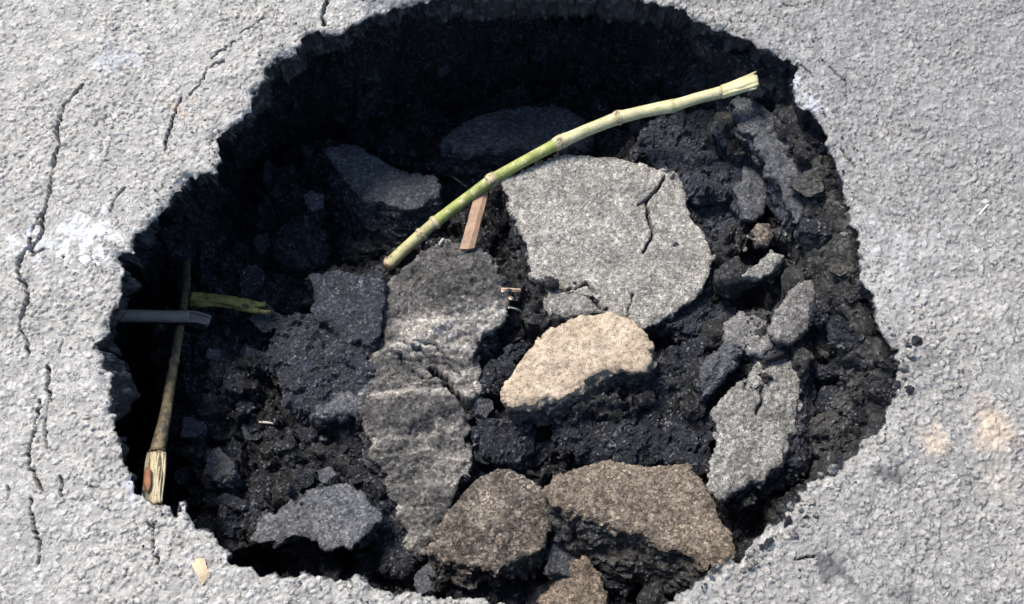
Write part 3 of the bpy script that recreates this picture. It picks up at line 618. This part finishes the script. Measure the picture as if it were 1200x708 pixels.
# height map of everything a loose crumb can lie on
HM = FZ.copy()
for co in HSPLAT:
    i = np.clip(((co[:, 0] - fx[0]) / FS).round().astype(int), 0, nfx - 1); j = np.clip(((co[:, 1] - fy[0]) / FS).round().astype(int), 0, nfy - 1)
    np.maximum.at(HM, (j, i), co[:, 2])
def ground(x, y):
    i = int(np.clip(round((x - fx[0]) / FS), 1, nfx - 2)); j = int(np.clip(round((y - fy[0]) / FS), 1, nfy - 2))
    return float(np.median(HM[j - 1:j + 2, i - 1:i + 2]))
def drop(px, py):
    """follow a photo pixel's direction down to the rubble"""
    z = -0.15
    for _ in range(12):
        x, y, _z = unproj([(px, py)], z)[0]; z = 0.5 * z + 0.5 * ground(x, y)
    return unproj([(px, py)], z)[0]

# ================================================================== STALKS
def tube_mesh(name, path, rad, mat, segs=14, flat=1.0, cap=True, wobble=0.0, seed=0, arc=(0, 2 * math.pi)):
    """tube of changing radius along a 3-D path; arc < full circle gives a split, hollow half"""
    path = np.array(path, float); rad = np.array(rad, float)
    closed = abs(arc[1] - arc[0] - 2 * math.pi) < 1e-6
    tng = np.gradient(path, axis=0); tng /= np.linalg.norm(tng, axis=1, keepdims=True)
    side = np.cross(tng, [0, 0, 1.0]); side /= np.linalg.norm(side, axis=1, keepdims=True); upv = np.cross(side, tng)
    n = len(path); m = segs; th = np.linspace(arc[0], arc[1], m, endpoint=not closed)
    Vv = []
    for k in range(n):
        rr = rad[k] * (1 + wobble * vnoise(np.c_[np.cos(th) * 1.7 + seed, np.sin(th) * 1.7, np.full(m, k * 0.35)], seed))
        Vv.append(path[k] + side[k] * (np.cos(th) * rr)[:, None] + upv[k] * (np.sin(th) * rr * flat)[:, None])
    if not closed:      # inner wall
        for k in range(n):
            rr = rad[k] * 0.80
            Vv.append(path[k] + side[k] * (np.cos(th) * rr)[:, None] + upv[k] * (np.sin(th) * rr * flat)[:, None])
    Vv = np.concatenate(Vv); F = []; mm = m if closed else m - 1
    for k in range(n - 1):
        for j in range(mm):
            j2 = (j + 1) % m
            F.append((k * m + j, k * m + j2, (k + 1) * m + j2, (k + 1) * m + j))
            if not closed:
                o = n * m; F.append((o + k * m + j2, o + k * m + j, o + (k + 1) * m + j, o + (k + 1) * m + j2))
        if not closed:
            o = n * m
            F.append((k * m, (k + 1) * m, o + (k + 1) * m, o + k * m)); F.append((k * m + m - 1, o + k * m + m - 1, o + (k + 1) * m + m - 1, (k + 1) * m + m - 1))
    if not closed:
        o = n * m
        for j in range(mm):
            F.append((j + 1, j, o + j, o + j + 1)); e = (n - 1) * m; F.append((e + j, e + j + 1, o + e + j + 1, o + e + j))
    me = bpy.data.meshes.new(name); faces = [tuple(f) for f in F]
    if closed and cap: faces += [tuple(range(m))[::-1], tuple(range((n - 1) * m, n * m))]
    me.from_pydata(Vv.tolist(), [], faces); me.update()
    me.polygons.foreach_set('use_smooth', np.array([len(p.vertices) == 4 for p in me.polygons]))
    uv = me.uv_layers.new(name='UVMap'); li = np.empty(len(me.loops), np.int32); me.loops.foreach_get('vertex_index', li)
    q = li % (n * m); L = np.r_[0, np.cumsum(np.linalg.norm(np.diff(path, axis=0), axis=1))]
    uv.data.foreach_set('uv', np.c_[L[q // m] * 30, (q % m) / m * 1.0].astype(np.float32).ravel())
    me.materials.append(mat); return me
def path_px(pts):
    return np.concatenate([unproj([(x, y)], z) for x, y, z in pts])
def interp(path, n):
    L = np.r_[0, np.cumsum(np.linalg.norm(np.diff(path, axis=0), axis=1))]; t = np.linspace(0, L[-1], n)
    return np.stack([np.interp(t, L, path[:, c]) for c in range(3)], 1)
def thing(name, loc, label, cat, group=None):
    o = bpy.data.objects.new(name, None); C.objects.link(o); o.location = loc; o.empty_display_size = 0.02
    return tag(o, label, cat, group)
def part(name, me, root):
    me.transform(Matrix.Translation(-Vector(root.location))); return link(name, me, root)

# the long cane: right end on the right wall, resting on the pale slab
cz = lambda x: -0.128 + (x - 655) * (0.085 / 235) if x > 655 else -0.128 + (x - 655) * (0.065 / 200)
nodes = [(456,310),(494,275),(510,261),(576,211),(658,166),(725,138),(790,124),(846,108)]
np3 = path_px([(x, y, cz(x)) for x, y in nodes])
cane = thing('cane_stalk', np3[4], 'long green and cream cane stalk laid across the hole with a frayed end', 'cane')
mats = ['cane_spot', 'cane_spot', 'cane_green', 'cane_green', 'cane_pale', 'cane_pale', 'cane_pale']
R0 = 0.0088
for k in range(len(nodes) - 1):
    p = interp(np3[k:k + 2], 14); t = np.linspace(0, 1, 14)
    bow = np.sin(t * math.pi) * 0.002; p[:, 2] += bow
    r = R0 * (1.0 - 0.10 * np.sin(t * math.pi)) * (1.06 if k in (0, 4, 5) else 0.97)
    part('internode', tube_mesh('internode', p, r, M[mats[k]], 16, wobble=0.05, seed=k), cane)
for k in (1, 2, 3, 4, 5, 6):
    a = np3[k]; d = np3[k + 1] - np3[k - 1]; d /= np.linalg.norm(d); wdt = (0.004, 0.004, 0.007, 0.011, 0.006, 0.0018)[k - 1]
    t = np.linspace(-1, 1, 9); p = a + d * (t * wdt)[:, None]
    r = R0 * (1.03 + (0.16 if k < 6 else 0.05) * np.exp(-(t * 1.6) ** 2))
    part('node_ring', tube_mesh('node_ring', p, r, M['cane_node' if k < 6 else 'cane_spot'], 16, wobble=0.06, seed=20 + k), cane)
a = np3[0]; d = np3[0] - np3[1]; d /= np.linalg.norm(d)
part('end_stub', tube_mesh('end_stub', a + d * np.linspace(-0.003, 0.006, 5)[:, None], [R0 * 1.06, R0 * 1.12, R0 * 1.0, R0 * .8, R0 * .5], M['cane_node'], 14, wobble=0.1, seed=44), cane)
part('shoot_bud', tube_mesh('shoot_bud', a + np.array([[0, 0, 0.003], [-0.003, 0.004, 0.006], [-0.004, 0.008, 0.008]]), [0.004, 0.0034, 0.0015], M['cane_node'], 10), cane)
# frayed right end: split fibres fanning out
end = path_px([(888, 95, -0.036)])[0]; st = np3[-1]; ax = end - st; sidev = np.cross(ax, [0, 0, 1.0]); sidev /= np.linalg.norm(sidev)
for k, (o0, o1, ln, hh, wdt) in enumerate([(-0.62, -0.82, 0.94, 0.2, 1.9), (-0.28, -0.40, 1.01, .7, 1.8), (0.08, 0.06, 0.98, .9, 2.0), (0.42, 0.55, 1.02, .6, 1.9), (0.66, 0.84, 0.95, .1, 1.6), (-0.2, -0.3, .98, -.4, 2.2), (0.3, 0.35, .96, -.4, 2.2), (-0.85, -1.55, 0.99, .5, .6)]):
    t = np.linspace(0, 1, 10)
    p = st + ax * (t * ln)[:, None] + sidev * (R0 * (o0 + (o1 - o0) * t ** 1.5))[:, None]; p[:, 2] += R0 * hh * 0.55 * (1 - 0.1 * t)
    rr = R0 * 0.33 * wdt * (1 - 0.2 * t ** 2) ; rr[-1] *= 0.75; p[:, :2] += 0.0012 * np.c_[vnoise(np.c_[t * 4, t * 0 + k, t * 0], 5), vnoise(np.c_[t * 4, t * 0 + k, t * 0], 6)] * t[:, None]
    part('frayed_fibre', tube_mesh('frayed_fibre', p, rr, M['cane_pale'], 8, flat=0.6, wobble=0.15, seed=60 + k), cane)

# reed leaning out of the left gap
rp = [(178, 594, -0.030), (184, 530, -0.062), (193, 490, -0.085), (204, 425, -0.125), (213, 372, -0.170), (219, 335, -0.20), (216, 250, -0.27)]
r3 = path_px(rp)
reed = thing('dry_reed', r3[3], 'upright straw coloured reed in the black left gap, frayed wide end at the rim', 'reed')
part('sheath', tube_mesh('sheath', interp(r3[:2], 12), np.linspace(0.0108, 0.0098, 12), M['straw_dark'], 20, flat=0.6, wobble=0.1, seed=81), reed)
for k in range(11):
    f = (k - 5) / 5; t = np.linspace(0.02 + 0.06 * random.random(), 1 - 0.06 * random.random(), 12); e0 = interp(r3[:2], 40)
    p = e0[(t * 39).astype(int)] + np.c_[f * (0.0115 - 0.0022 * t) + 0.0008 * np.sin(t * 6 + k), t * 0, 0.0058 * math.sqrt(max(0, 1 - f * f * 0.95)) + 0.0006 * np.sin(t * 9 + k * 2)]
    part('sheath_strip', tube_mesh('sheath_strip', p, 0.0017 + 0.0004 * np.sin(t * 4 + k), M['straw'], 8, wobble=.12, seed=90 + k), reed)
part('stem', tube_mesh('stem', interp(r3[1:4], 22), np.r_[np.linspace(0.0092, 0.0068, 11), np.linspace(0.0068, 0.0055, 11)], M['straw_dark'], 14, flat=0.8, wobble=0.1, seed=82), reed)
part('stem', tube_mesh('stem', interp(r3[3:], 22), np.linspace(0.0056, 0.0058, 22), M['straw_dark'], 14, flat=0.8, wobble=0.12, seed=83), reed)
dd = r3[0] - r3[1]; dd /= np.linalg.norm(dd)
part('node_ring', tube_mesh('node_ring', r3[1] + dd * np.linspace(-.0012, .0012, 5)[:, None], [.0098, .0108, .0110, .0108, .0098], M['straw_dark'], 18, flat=0.72), reed)
part('node_ring', tube_mesh('node_ring', r3[3] + dd * np.linspace(-.006, .006, 7)[:, None], [.0058, .0064, .0070, .0072, .0068, .0062, .0054], M['straw_dark'], 16, flat=0.8, wobble=.1, seed=3), reed)
sp = path_px([(173.5, 548, -0.0405), (173.5, 562, -0.034), (173.5, 577, -0.028)]); sp[:, 2] += 0.0022
part('bark_patch', tube_mesh('bark_patch', interp(sp, 8), [.001, .0034, .0042, .0042, .0046, .0042, .003, .001], M['stain'], 10, flat=.3, wobble=.2, seed=9), reed)
for k in range(7):
    f = (k - 3) / 3; sv = np.array([1, 0, 0.0])
    p = np.stack([r3[0] - dd * 0.02 + sv * f * 0.0085 + np.array([0, 0, 0.0055 * (1 - f * f)]), r3[0] + sv * f * 0.0095 + np.array([0, 0, 0.006 * (1 - f * f)]), r3[0] + dd * (0.004 + 0.004 * random.random()) + sv * f * 0.0115 + np.array([0, 0, 0.0055 * (1 - f * f)])])
    part('frayed_fibre', tube_mesh('frayed_fibre', interp(p, 6), [.0016, .0018, .0018, .0017, .0014, .0006], M['straw'], 7, wobble=.1, seed=k), reed)

# grey split reed poking out from under the left pavement edge
g3 = path_px([(100, 370, -0.115), (150, 370, -0.130), (200, 371, -0.146), (222, 371, -0.152)])
gr_ = thing('split_reed', g3[2], 'grey horizontal reed with a hollow slanting cut end over the black left gap', 'reed')
part('tube', tube_mesh('tube', interp(g3, 26), np.linspace(0.0085, 0.0082, 26), M['grey_reed'], 14, flat=0.85, wobble=0.05, seed=5), gr_)
g4 = path_px([(220, 371, -0.1515), (232, 372, -0.155), (246, 376, -0.160)])
part('cut_tip', tube_mesh('cut_tip', interp(g4, 12), np.linspace(0.0083, 0.0070, 12), M['grey_reed'], 12, flat=0.8, arc=(math.radians(150), math.radians(395)), seed=6), gr_)
dq = g3[2] - g3[1]; dq /= np.linalg.norm(dq)
part('node_ring', tube_mesh('node_ring', g3[2] + dq * np.linspace(-.0015, .0015, 5)[:, None], [.0082, .0089, .0091, .0089, .0082], M['grey_reed'], 14, flat=.85), gr_)

# crushed yellow green stalk lying behind it
y0 = drop(226, 353); y1 = drop(320, 359); yz0 = -0.188; yz1 = -0.186
yp = path_px([(224, 352, yz0), (258, 353, yz0 * .6 + yz1 * .4), (285, 357, yz0 * .35 + yz1 * .65), (308, 360, yz1), (319, 360, yz1)])
ys = thing('crushed_stalk', yp[2], 'short crushed yellow green stalk touching the tip of the grey reed', 'plant stalk')
for k, (oy, oz, r0, ln) in enumerate([(-0.0045, 0.0, .0056, 1.0), (0.0045, 0.001, .0058, .93), (0.0, 0.0045, .0052, .80), (0.0075, -0.002, .0036, .62)]):
    t = np.linspace(0, ln, 20); p = interp(yp, 60)[(t * 59).astype(int)] + np.array([0, oy, oz]); p[:, 1] += 0.003 * np.sin(t * 5 + k) * t; p[:, 2] += 0.0015 * np.sin(t * 9 + 2 * k)
    part('split_strand', tube_mesh('split_strand', p, r0 * (1.05 - 0.45 * t ** 2), M['yellow_reed'], 10, flat=0.7, wobble=0.3, seed=7 + k), ys)
dq = yp[2] - yp[1]; dq /= np.linalg.norm(dq)
part('node_ring', tube_mesh('node_ring', yp[2] + dq * np.linspace(-.002, .002, 5)[:, None], [.0082, .0092, .0096, .0092, .0082], M['yellow_reed'], 16, flat=.7, wobble=.15), ys)

# flat slivers of wood
def sliver(name, a, b, w0, w1, th, mat, label, cat, bend=0.0, group=None, seed=0, n=10):
    """a thin split strip from a to b (3-D points) with ragged ends"""
    a = np.array(a); b = np.array(b); ax = b - a; L = np.linalg.norm(ax); ax = ax / L
    sv = np.cross(ax, [0, 0, 1.0]); sv /= np.linalg.norm(sv); uv = np.cross(sv, ax); r = np.random.default_rng(seed)
    bm = bmesh.new(); rowsv = []
    for k in range(n):
        t = k / (n - 1); c = a + ax * L * t + uv * bend * math.sin(t * math.pi); wv = (w0 + (w1 - w0) * t) / 2
        row = []
        for f, hgt in ((-1, 0), (-0.35, 1), (0.3, 0.8), (1, 0.1), (0.4, -1), (-0.4, -1)):
            jl = r.uniform(-0.5, 0.5) * w0 * 0.5 if k in (0, n - 1) else 0
            row.append(bm.verts.new(c - a + sv * wv * f * r.uniform(.93, 1.05) + uv * th * .5 * hgt + ax * jl))
        rowsv.append(row)
    for k in range(n - 1):
        for j in range(6):
            bm.faces.new((rowsv[k][j], rowsv[k][(j + 1) % 6], rowsv[k + 1][(j + 1) % 6], rowsv[k + 1][j]))
    bm.faces.new(rowsv[0][::-1]); bm.faces.new(rowsv[-1]); bmesh.ops.recalc_face_normals(bm, faces=bm.faces)
    uvl = bm.loops.layers.uv.new('UVMap')
    for f in bm.faces:
        for lp in f.loops:
            v = np.array(lp.vert.co); lp[uvl].uv = (float(v @ ax) * 30, float(v @ sv) * 18)
    me = bpy.data.meshes.new(name); bm.to_mesh(me); bm.free(); me.materials.append(mat)
    return tag(link(name, me, loc=a), label, cat, group)
sa = P3(566, 222, -0.165); sb = P3(547, 291, -0.148)
sliver('wood_splinter', sa, sb, 0.017, 0.019, 0.006, M['wood'], 'flat reddish brown wood splinter poking out beneath the long cane', 'wood splinter', seed=3)
def on_rubble(name, p, q, w0, th, mat, label, cat, bend=0.0, lift=0.002, group=None, seed=0):
    a = drop(*p) + np.array([0, 0, lift]); b = drop(*q) + np.array([0, 0, lift]); return sliver(name, a, b, w0, w0 * .8, th, mat, label, cat, bend, group, seed)
on_rubble('twig', (522, 203), (547, 221), 0.0034, 0.003, M['grey_reed'], 'thin grey twig in the shade beside the long cane', 'twig', 0.003, 0.003)
on_rubble('wood_chip', (588, 341), (610, 341), 0.007, 0.004, M['chip'], 'orange tan wood chip in the gap beside the pale slab', 'wood chip', 0, 0.003)
on_rubble('wood_chip', (597, 350), (606, 352), 0.008, 0.004, M['chip'], 'stubby pale wood chip just below the orange tan chip', 'wood chip', 0, 0.003)
on_rubble('root_fibre', (596, 361), (612, 367), 0.0028, 0.0024, M['fibre'], 'pale curved root fibre in the gap above the beige stone', 'fibre', 0.003)
on_rubble('root_fibre', (515, 288), (520, 280), 0.0035, 0.003, M['fibre'], 'tiny white root curl below the long cane by the cracked slab', 'fibre', 0.002)
on_rubble('root_fibre', (304, 495), (322, 497), 0.003, 0.0024, M['fibre'], 'pale root fibre under the broad blue black block', 'fibre', 0.002)
on_rubble('root_fibre', (336, 303), (344, 298), 0.0028, 0.0024, M['fibre'], 'pale root fibre on the rounded dark lump', 'fibre', 0.001)
la = P3(232, 657, 0.003); lb = P3(242, 681, 0.003)
sliver('dry_leaf', la, lb, 0.015, 0.011, 0.0025, M['leaf'], 'curled beige leaf scrap lying on the pavement', 'leaf', 0.003, seed=8)
sliver('straw_bit', P3(1147, 252, 0.002), P3(1158, 240, 0.002), 0.0025, 0.002, 0.0018, M['fibre'], 'pale straw bit lying on the pavement', 'straw', 0.001, seed=9)

# ================================================================== LOOSE CLODS AND CRUMBS
def clod_mesh(name, s, mat, sub=2, skin=0.3):
    bm = bmesh.new(); bmesh.ops.create_icosphere(bm, subdivisions=sub, radius=1.0)
    co = np.array([v.co[:] for v in bm.verts]); r = np.random.default_rng(s)
    for _ in range(13):      # chop facets
        n = r.normal(size=3); n /= np.linalg.norm(n); d = r.uniform(0.38, 0.78); e = co @ n; co = co - n * np.clip(e - d, 0, None)[:, None]
    co *= r.uniform(0.7, 1.15, 3) * np.array([1, 1, 0.8]); nn = co / (np.linalg.norm(co, axis=1, keepdims=True) + 1e-9)
    co += nn * (0.14 * fbm(co * 1.6 + s * 3, s, 2) + 0.13 * vnoise(co * 5.5, s + 9))[:, None]
    for v, c in zip(bm.verts, co): v.co = c
    me = bpy.data.meshes.new(name); bm.to_mesh(me); bm.free(); me.materials.append(mat)
    fattr(me, 'skin', np.full(len(co), skin)); return me
kinds = {'black': [clod_mesh('asphalt_clod', 400 + k, M['black'], 3, 0.5) for k in range(5)],
         'brown': [clod_mesh('soil_clod', 420 + k, M['earth'], 3, 0.55) for k in range(4)],
         'grey': [clod_mesh('asphalt_chip', 440 + k, M['grey_mid'], 3, 0.8) for k in range(4)]}
def chunk_mesh(name, s, mat, skin):
    """angular broken piece of paving: a few hard fracture planes, gritty faces"""
    bm = bmesh.new(); bmesh.ops.create_icosphere(bm, subdivisions=4, radius=1.0)
    co = np.array([v.co[:] for v in bm.verts]); r = np.random.default_rng(s)
    pl = [np.array([0, 0, 1.0]), np.array([0, 0, -1.0])] + [v for v in r.normal(size=(7, 3)) * np.array([1, 1, .35])]
    for k, n in enumerate(pl):
        n = n / np.linalg.norm(n); d = r.uniform(0.30, 0.45) if k < 2 else r.uniform(0.5, 0.85); e = co @ n; co = co - n * np.clip(e - d, 0, None)[:, None]
    co *= np.array([r.uniform(1.0, 1.35), r.uniform(0.7, 1.0), r.uniform(0.9, 1.2)])
    nn = co / (np.linalg.norm(co, axis=1, keepdims=True) + 1e-9)
    co += nn * (0.10 * fbm(co * 1.5 + s, s, 2) + 0.13 * facet(co / 0.42, s + 3) + 0.07 * vnoise(co * 9, s + 4))[:, None]
    for v, c in zip(bm.verts, co): v.co = c
    me = bpy.data.meshes.new(name); bm.to_mesh(me); bm.free(); me.materials.append(mat)
    fattr(me, 'skin', skin * sstep(0.1, 0.3, co[:, 2])); return me
kinds['chunk'] = [chunk_mesh('asphalt_chunk', 500 + k, M['black' if k % 3 else 'grey_dark'], 0.6 if k % 3 else 0.55) for k in range(7)]
kinds['earth_chunk'] = [chunk_mesh('wall_chunk', 520 + k, M['earth' if k % 2 else 'black'], 0.8) for k in range(5)]
HPX = np.array(HOLE_PX, float)
def scatter(n, zone, kind, name, rlo, rhi, label, cat, group, seed):
    r = np.random.default_rng(seed); zone = np.array(zone, float); k = 0; placed = []
    cand = r.uniform(zone.min(0), zone.max(0), (n * 40, 2)); cand = cand[(poly_sdf(cand, zone) < 0) & (poly_sdf(cand, HPX) < -14)]
    for x, y in cand:
        if k >= n: break
        rad = rlo + (rhi - rlo) * r.random() ** 2
        if any(math.hypot(x - a, y - b) < (rad + c) * 900 for a, b, c in placed): continue
        p = drop(x, y)
        if p[2] > float(FZ[int(np.clip(round((p[1] - fy[0]) / FS), 0, nfy - 1)), int(np.clip(round((p[0] - fx[0]) / FS), 0, nfx - 1))]) + 0.006: continue
        o = link(name, kinds[kind][int(r.integers(len(kinds[kind])))])
        o.location = (p[0], p[1], p[2] + rad * 0.30); o.scale = rad * r.uniform(0.8, 1.2, 3); o.rotation_euler = r.uniform(0, 6.28, 3) if 'chunk' not in kind else (r.uniform(-.45, .45), r.uniform(-.45, .45), r.uniform(0, 6.28))
        tag(o, label, cat, group); placed.append((x, y, rad)); k += 1
scatter(26, [(200,240),(300,170),(370,240),(320,310),(310,480),(290,600),(215,560),(225,420)], 'chunk', 'asphalt_chunk', 0.015, 0.032, 'angular black asphalt chunk on the shaded floor between the left gap and the broad block', 'asphalt chunk', 'chunks on the shaded left floor', 21)
scatter(16, [(400,90),(560,50),(760,60),(760,150),(700,170),(520,210),(440,180),(380,160)], 'chunk', 'asphalt_chunk', 0.015, 0.030, 'angular black asphalt chunk in the dark cavity behind the long cane', 'asphalt chunk', 'chunks in the dark cavity', 22)
scatter(14, [(290,500),(420,485),(440,570),(300,600),(260,560)], 'chunk', 'asphalt_chunk', 0.013, 0.026, 'angular black asphalt chunk just above the blue grey ledge slab', 'asphalt chunk', 'chunks above the ledge slab', 23)
scatter(26, [(900,90),(950,150),(1000,330),(1045,440),(1000,510),(945,545),(960,400),(930,300),(900,200)], 'earth_chunk', 'wall_chunk', 0.014, 0.030, 'angular dark chunk sticking out of the right soil wall', 'asphalt chunk', 'chunks in the right wall', 24)
scatter(18, [(560,470),(640,478),(700,540),(640,560),(560,545),(620,640),(480,690),(740,690),(560,600)], 'chunk', 'asphalt_chunk', 0.012, 0.024, 'angular black asphalt chunk in the gaps around the brown wedge shaped stone', 'asphalt chunk', 'chunks around the brown wedge', 25)
scatter(12, [(780,60),(890,70),(900,190),(780,130),(765,200)], 'chunk', 'asphalt_chunk', 0.014, 0.026, 'angular black asphalt chunk behind the frayed end of the long cane', 'asphalt chunk', 'chunks behind the frayed cane end', 26)
scatter(70, [(180,220),(300,160),(370,240),(320,310),(310,480),(250,600),(200,560),(220,420)], 'black', 'asphalt_clod', 0.005, 0.014, 'loose black clod on the shaded floor around the crushed yellow green stalk', 'clod', 'clods on the shaded left floor', 1)
scatter(45, [(400,90),(560,50),(760,60),(760,150),(700,170),(520,210),(440,180),(380,160)], 'black', 'asphalt_clod', 0.005, 0.013, 'loose black clod in the dark cavity behind the long cane', 'clod', 'clods in the dark cavity behind the cane', 2)
scatter(48, [(290,500),(420,480),(430,570),(300,600),(260,560)], 'black', 'asphalt_clod', 0.005, 0.012, 'loose black clod between the broad blue black block and the ledge slab', 'clod', 'clods above the ledge slab', 3)
scatter(40, [(920,180),(960,160),(1000,330),(1040,440),(1000,500),(950,540),(960,400),(930,300),(900,260)], 'brown', 'soil_clod', 0.004, 0.011, 'small earthy dark clod stuck on the right soil wall', 'clod', 'clods on the right soil wall', 4)
scatter(45, [(560,470),(600,475),(660,480),(700,535),(640,560),(560,545),(550,500)], 'black', 'asphalt_clod', 0.005, 0.013, 'loose black clod in the rubble between the beige stone and the umber wedge', 'clod', 'clods below the beige stone', 5)
scatter(24, [(560,250),(610,260),(620,320),(640,340),(600,400),(575,330)], 'black', 'asphalt_clod', 0.005, 0.012, 'loose black clod in the gap between the pale slab and the cracked slab', 'clod', 'clods in the gap by the pale slab', 6)
scatter(26, [(780,60),(900,70),(940,140),(900,190),(830,130),(770,120)], 'black', 'asphalt_clod', 0.005, 0.013, 'loose black clod behind the frayed end of the long cane', 'clod', 'clods behind the frayed cane end', 7)
scatter(20, [(860,290),(930,240),(960,310),(960,400),(910,330),(870,360)], 'grey', 'asphalt_chip', 0.004, 0.009, 'small grey asphalt chip among the fragments by the right wall', 'asphalt chip', 'chips among the right fragments', 8)
scatter(22, [(600,640),(650,620),(740,680),(720,708),(600,708),(480,690),(500,660)], 'black', 'asphalt_clod', 0.005, 0.013, 'loose black clod in the dark gaps around the small ochre stone', 'clod', 'clods around the ochre stone', 9)
# crumbs lying on the pavement by the lower right rim
r = np.random.default_rng(77)
rim = [(912,600),(925,592),(938,598),(944,606),(950,590),(955,604),(934,582),(941,615),(930,628),(922,612),(878,650),(886,660),(892,640),(880,664),(870,668),(900,636),(960,556),(975,549),(982,540),(1062,404),(1058,430),(1050,452),(1066,418),(1060,444),(1064,458),(832,672),(840,664)]
for k, (x, y) in enumerate(rim):
    rad = r.uniform(0.004, 0.0088); p = P3(x, y, 0.0)
    o = link('asphalt_chip', kinds['grey' if k % 3 else 'black'][k % 4]); o.location = (p[0], p[1], rad * 0.4); o.scale = (rad,) * 3; o.rotation_euler = r.uniform(0, 6, 3)
    tag(o, 'small loose asphalt crumb lying along the lower right pavement rim', 'asphalt crumb', 'crumbs along the lower right rim')
p = P3(1074, 400, 0.0); o = link('asphalt_clod', kinds['black'][2]); o.location = (p[0], p[1], 0.003); o.scale = (0.010, 0.006, 0.006)
tag(o, 'lone black asphalt crumb lying on the pavement just off the right rim', 'asphalt crumb')

# fine crumbs nobody could count: one object
base = clod_mesh('crumb', 900, M['black'], 1); bco = get_co(base); bf = np.array([p.vertices[:] for p in base.polygons]); bpy.data.meshes.remove(base)
NC = 9000; r = np.random.default_rng(5); xs = r.uniform(-0.47, 0.47, NC * 2); ysn = r.uniform(-0.38, 0.45, NC * 2)
okm = hole_sdf(np.c_[xs, ysn]) < -0.008; xs = xs[okm][:NC]; ysn = ysn[okm][:NC]
ci = np.clip(((xs - fx[0]) / FS).round().astype(int), 1, nfx - 2); cj = np.clip(((ysn - fy[0]) / FS).round().astype(int), 1, nfy - 2)
zz = np.median(np.stack([HM[cj + a, ci + b] for a in (-1, 0, 1) for b in (-1, 0, 1)]), 0)
onslab = zz > FZ[cj, ci] + 0.01
sel = ~onslab | ((r.random(len(xs)) < 0.02) & (zz < -0.16)); xs, ysn, zz = xs[sel], ysn[sel], zz[sel]; n = len(xs)
rad = 0.0012 + 0.0030 * r.random(n) ** 2.5
ang = r.uniform(0, 6.28, n); tl = r.uniform(-1, 1, n)
ca_, sa_ = np.cos(ang), np.sin(ang); cb, sb_ = np.cos(tl), np.sin(tl)
Rz = np.zeros((n, 3, 3)); Rz[:, 0, 0] = ca_; Rz[:, 0, 1] = -sa_; Rz[:, 1, 0] = sa_; Rz[:, 1, 1] = ca_; Rz[:, 2, 2] = 1
Rx = np.zeros((n, 3, 3)); Rx[:, 0, 0] = 1; Rx[:, 1, 1] = cb; Rx[:, 1, 2] = -sb_; Rx[:, 2, 1] = sb_; Rx[:, 2, 2] = cb
VV = np.einsum('nij,kj->nki', Rz @ Rx, bco) * rad[:, None, None] + np.stack([xs, ysn, zz + rad * 0.3], 1)[:, None]
FF = (bf[None] + (np.arange(n) * len(bco))[:, None, None]).reshape(-1, 3)
me = mesh_from('asphalt_crumbs', VV.reshape(-1, 3), FF, M['grey_dark'], False)
fattr(me, 'skin', np.repeat((r.random(n) < 0.22).astype(float), len(bco)))
tag(link('asphalt_crumbs', me), 'fine black and grey asphalt crumbs strewn over the rubble', 'crumbs', kind='stuff')
# loose grit on the pavement near the rim
n = 1300; th = r.uniform(0, 1, n); seg = (th * len(HOLE)).astype(int); base_p = HOLE[seg] + (np.roll(HOLE, -1, 0)[seg] - HOLE[seg]) * r.random(n)[:, None]
gc = HOLE.mean(0); dr = base_p - gc; dr /= np.linalg.norm(dr, axis=1, keepdims=True)
gp = base_p + dr * (0.004 + 0.07 * r.random(n) ** 2.2)[:, None]
okg = (hole_sdf(gp) > 0.004) & (r.random(n) < np.where(gp[:, 0] > 0.2, 1.0, 0.4)); gp = gp[okg]; n = len(gp)
rad = 0.0009 + 0.0018 * r.random(n) ** 2
VV = bco[None] * rad[:, None, None] * r.uniform(0.7, 1.3, (n, 1, 3)) + np.c_[gp, 0.0012 + rad * 0.4][:, None]
FF = (bf[None] + (np.arange(n) * len(bco))[:, None, None]).reshape(-1, 3)
me = mesh_from('rim_grit', VV.reshape(-1, 3), FF, M['grey_mid'], False); fattr(me, 'skin', np.repeat((r.random(n) < 0.6).astype(float), len(bco)))
tag(link('rim_grit', me), 'fine grit strewn on the pavement around the rim', 'grit', kind='stuff')
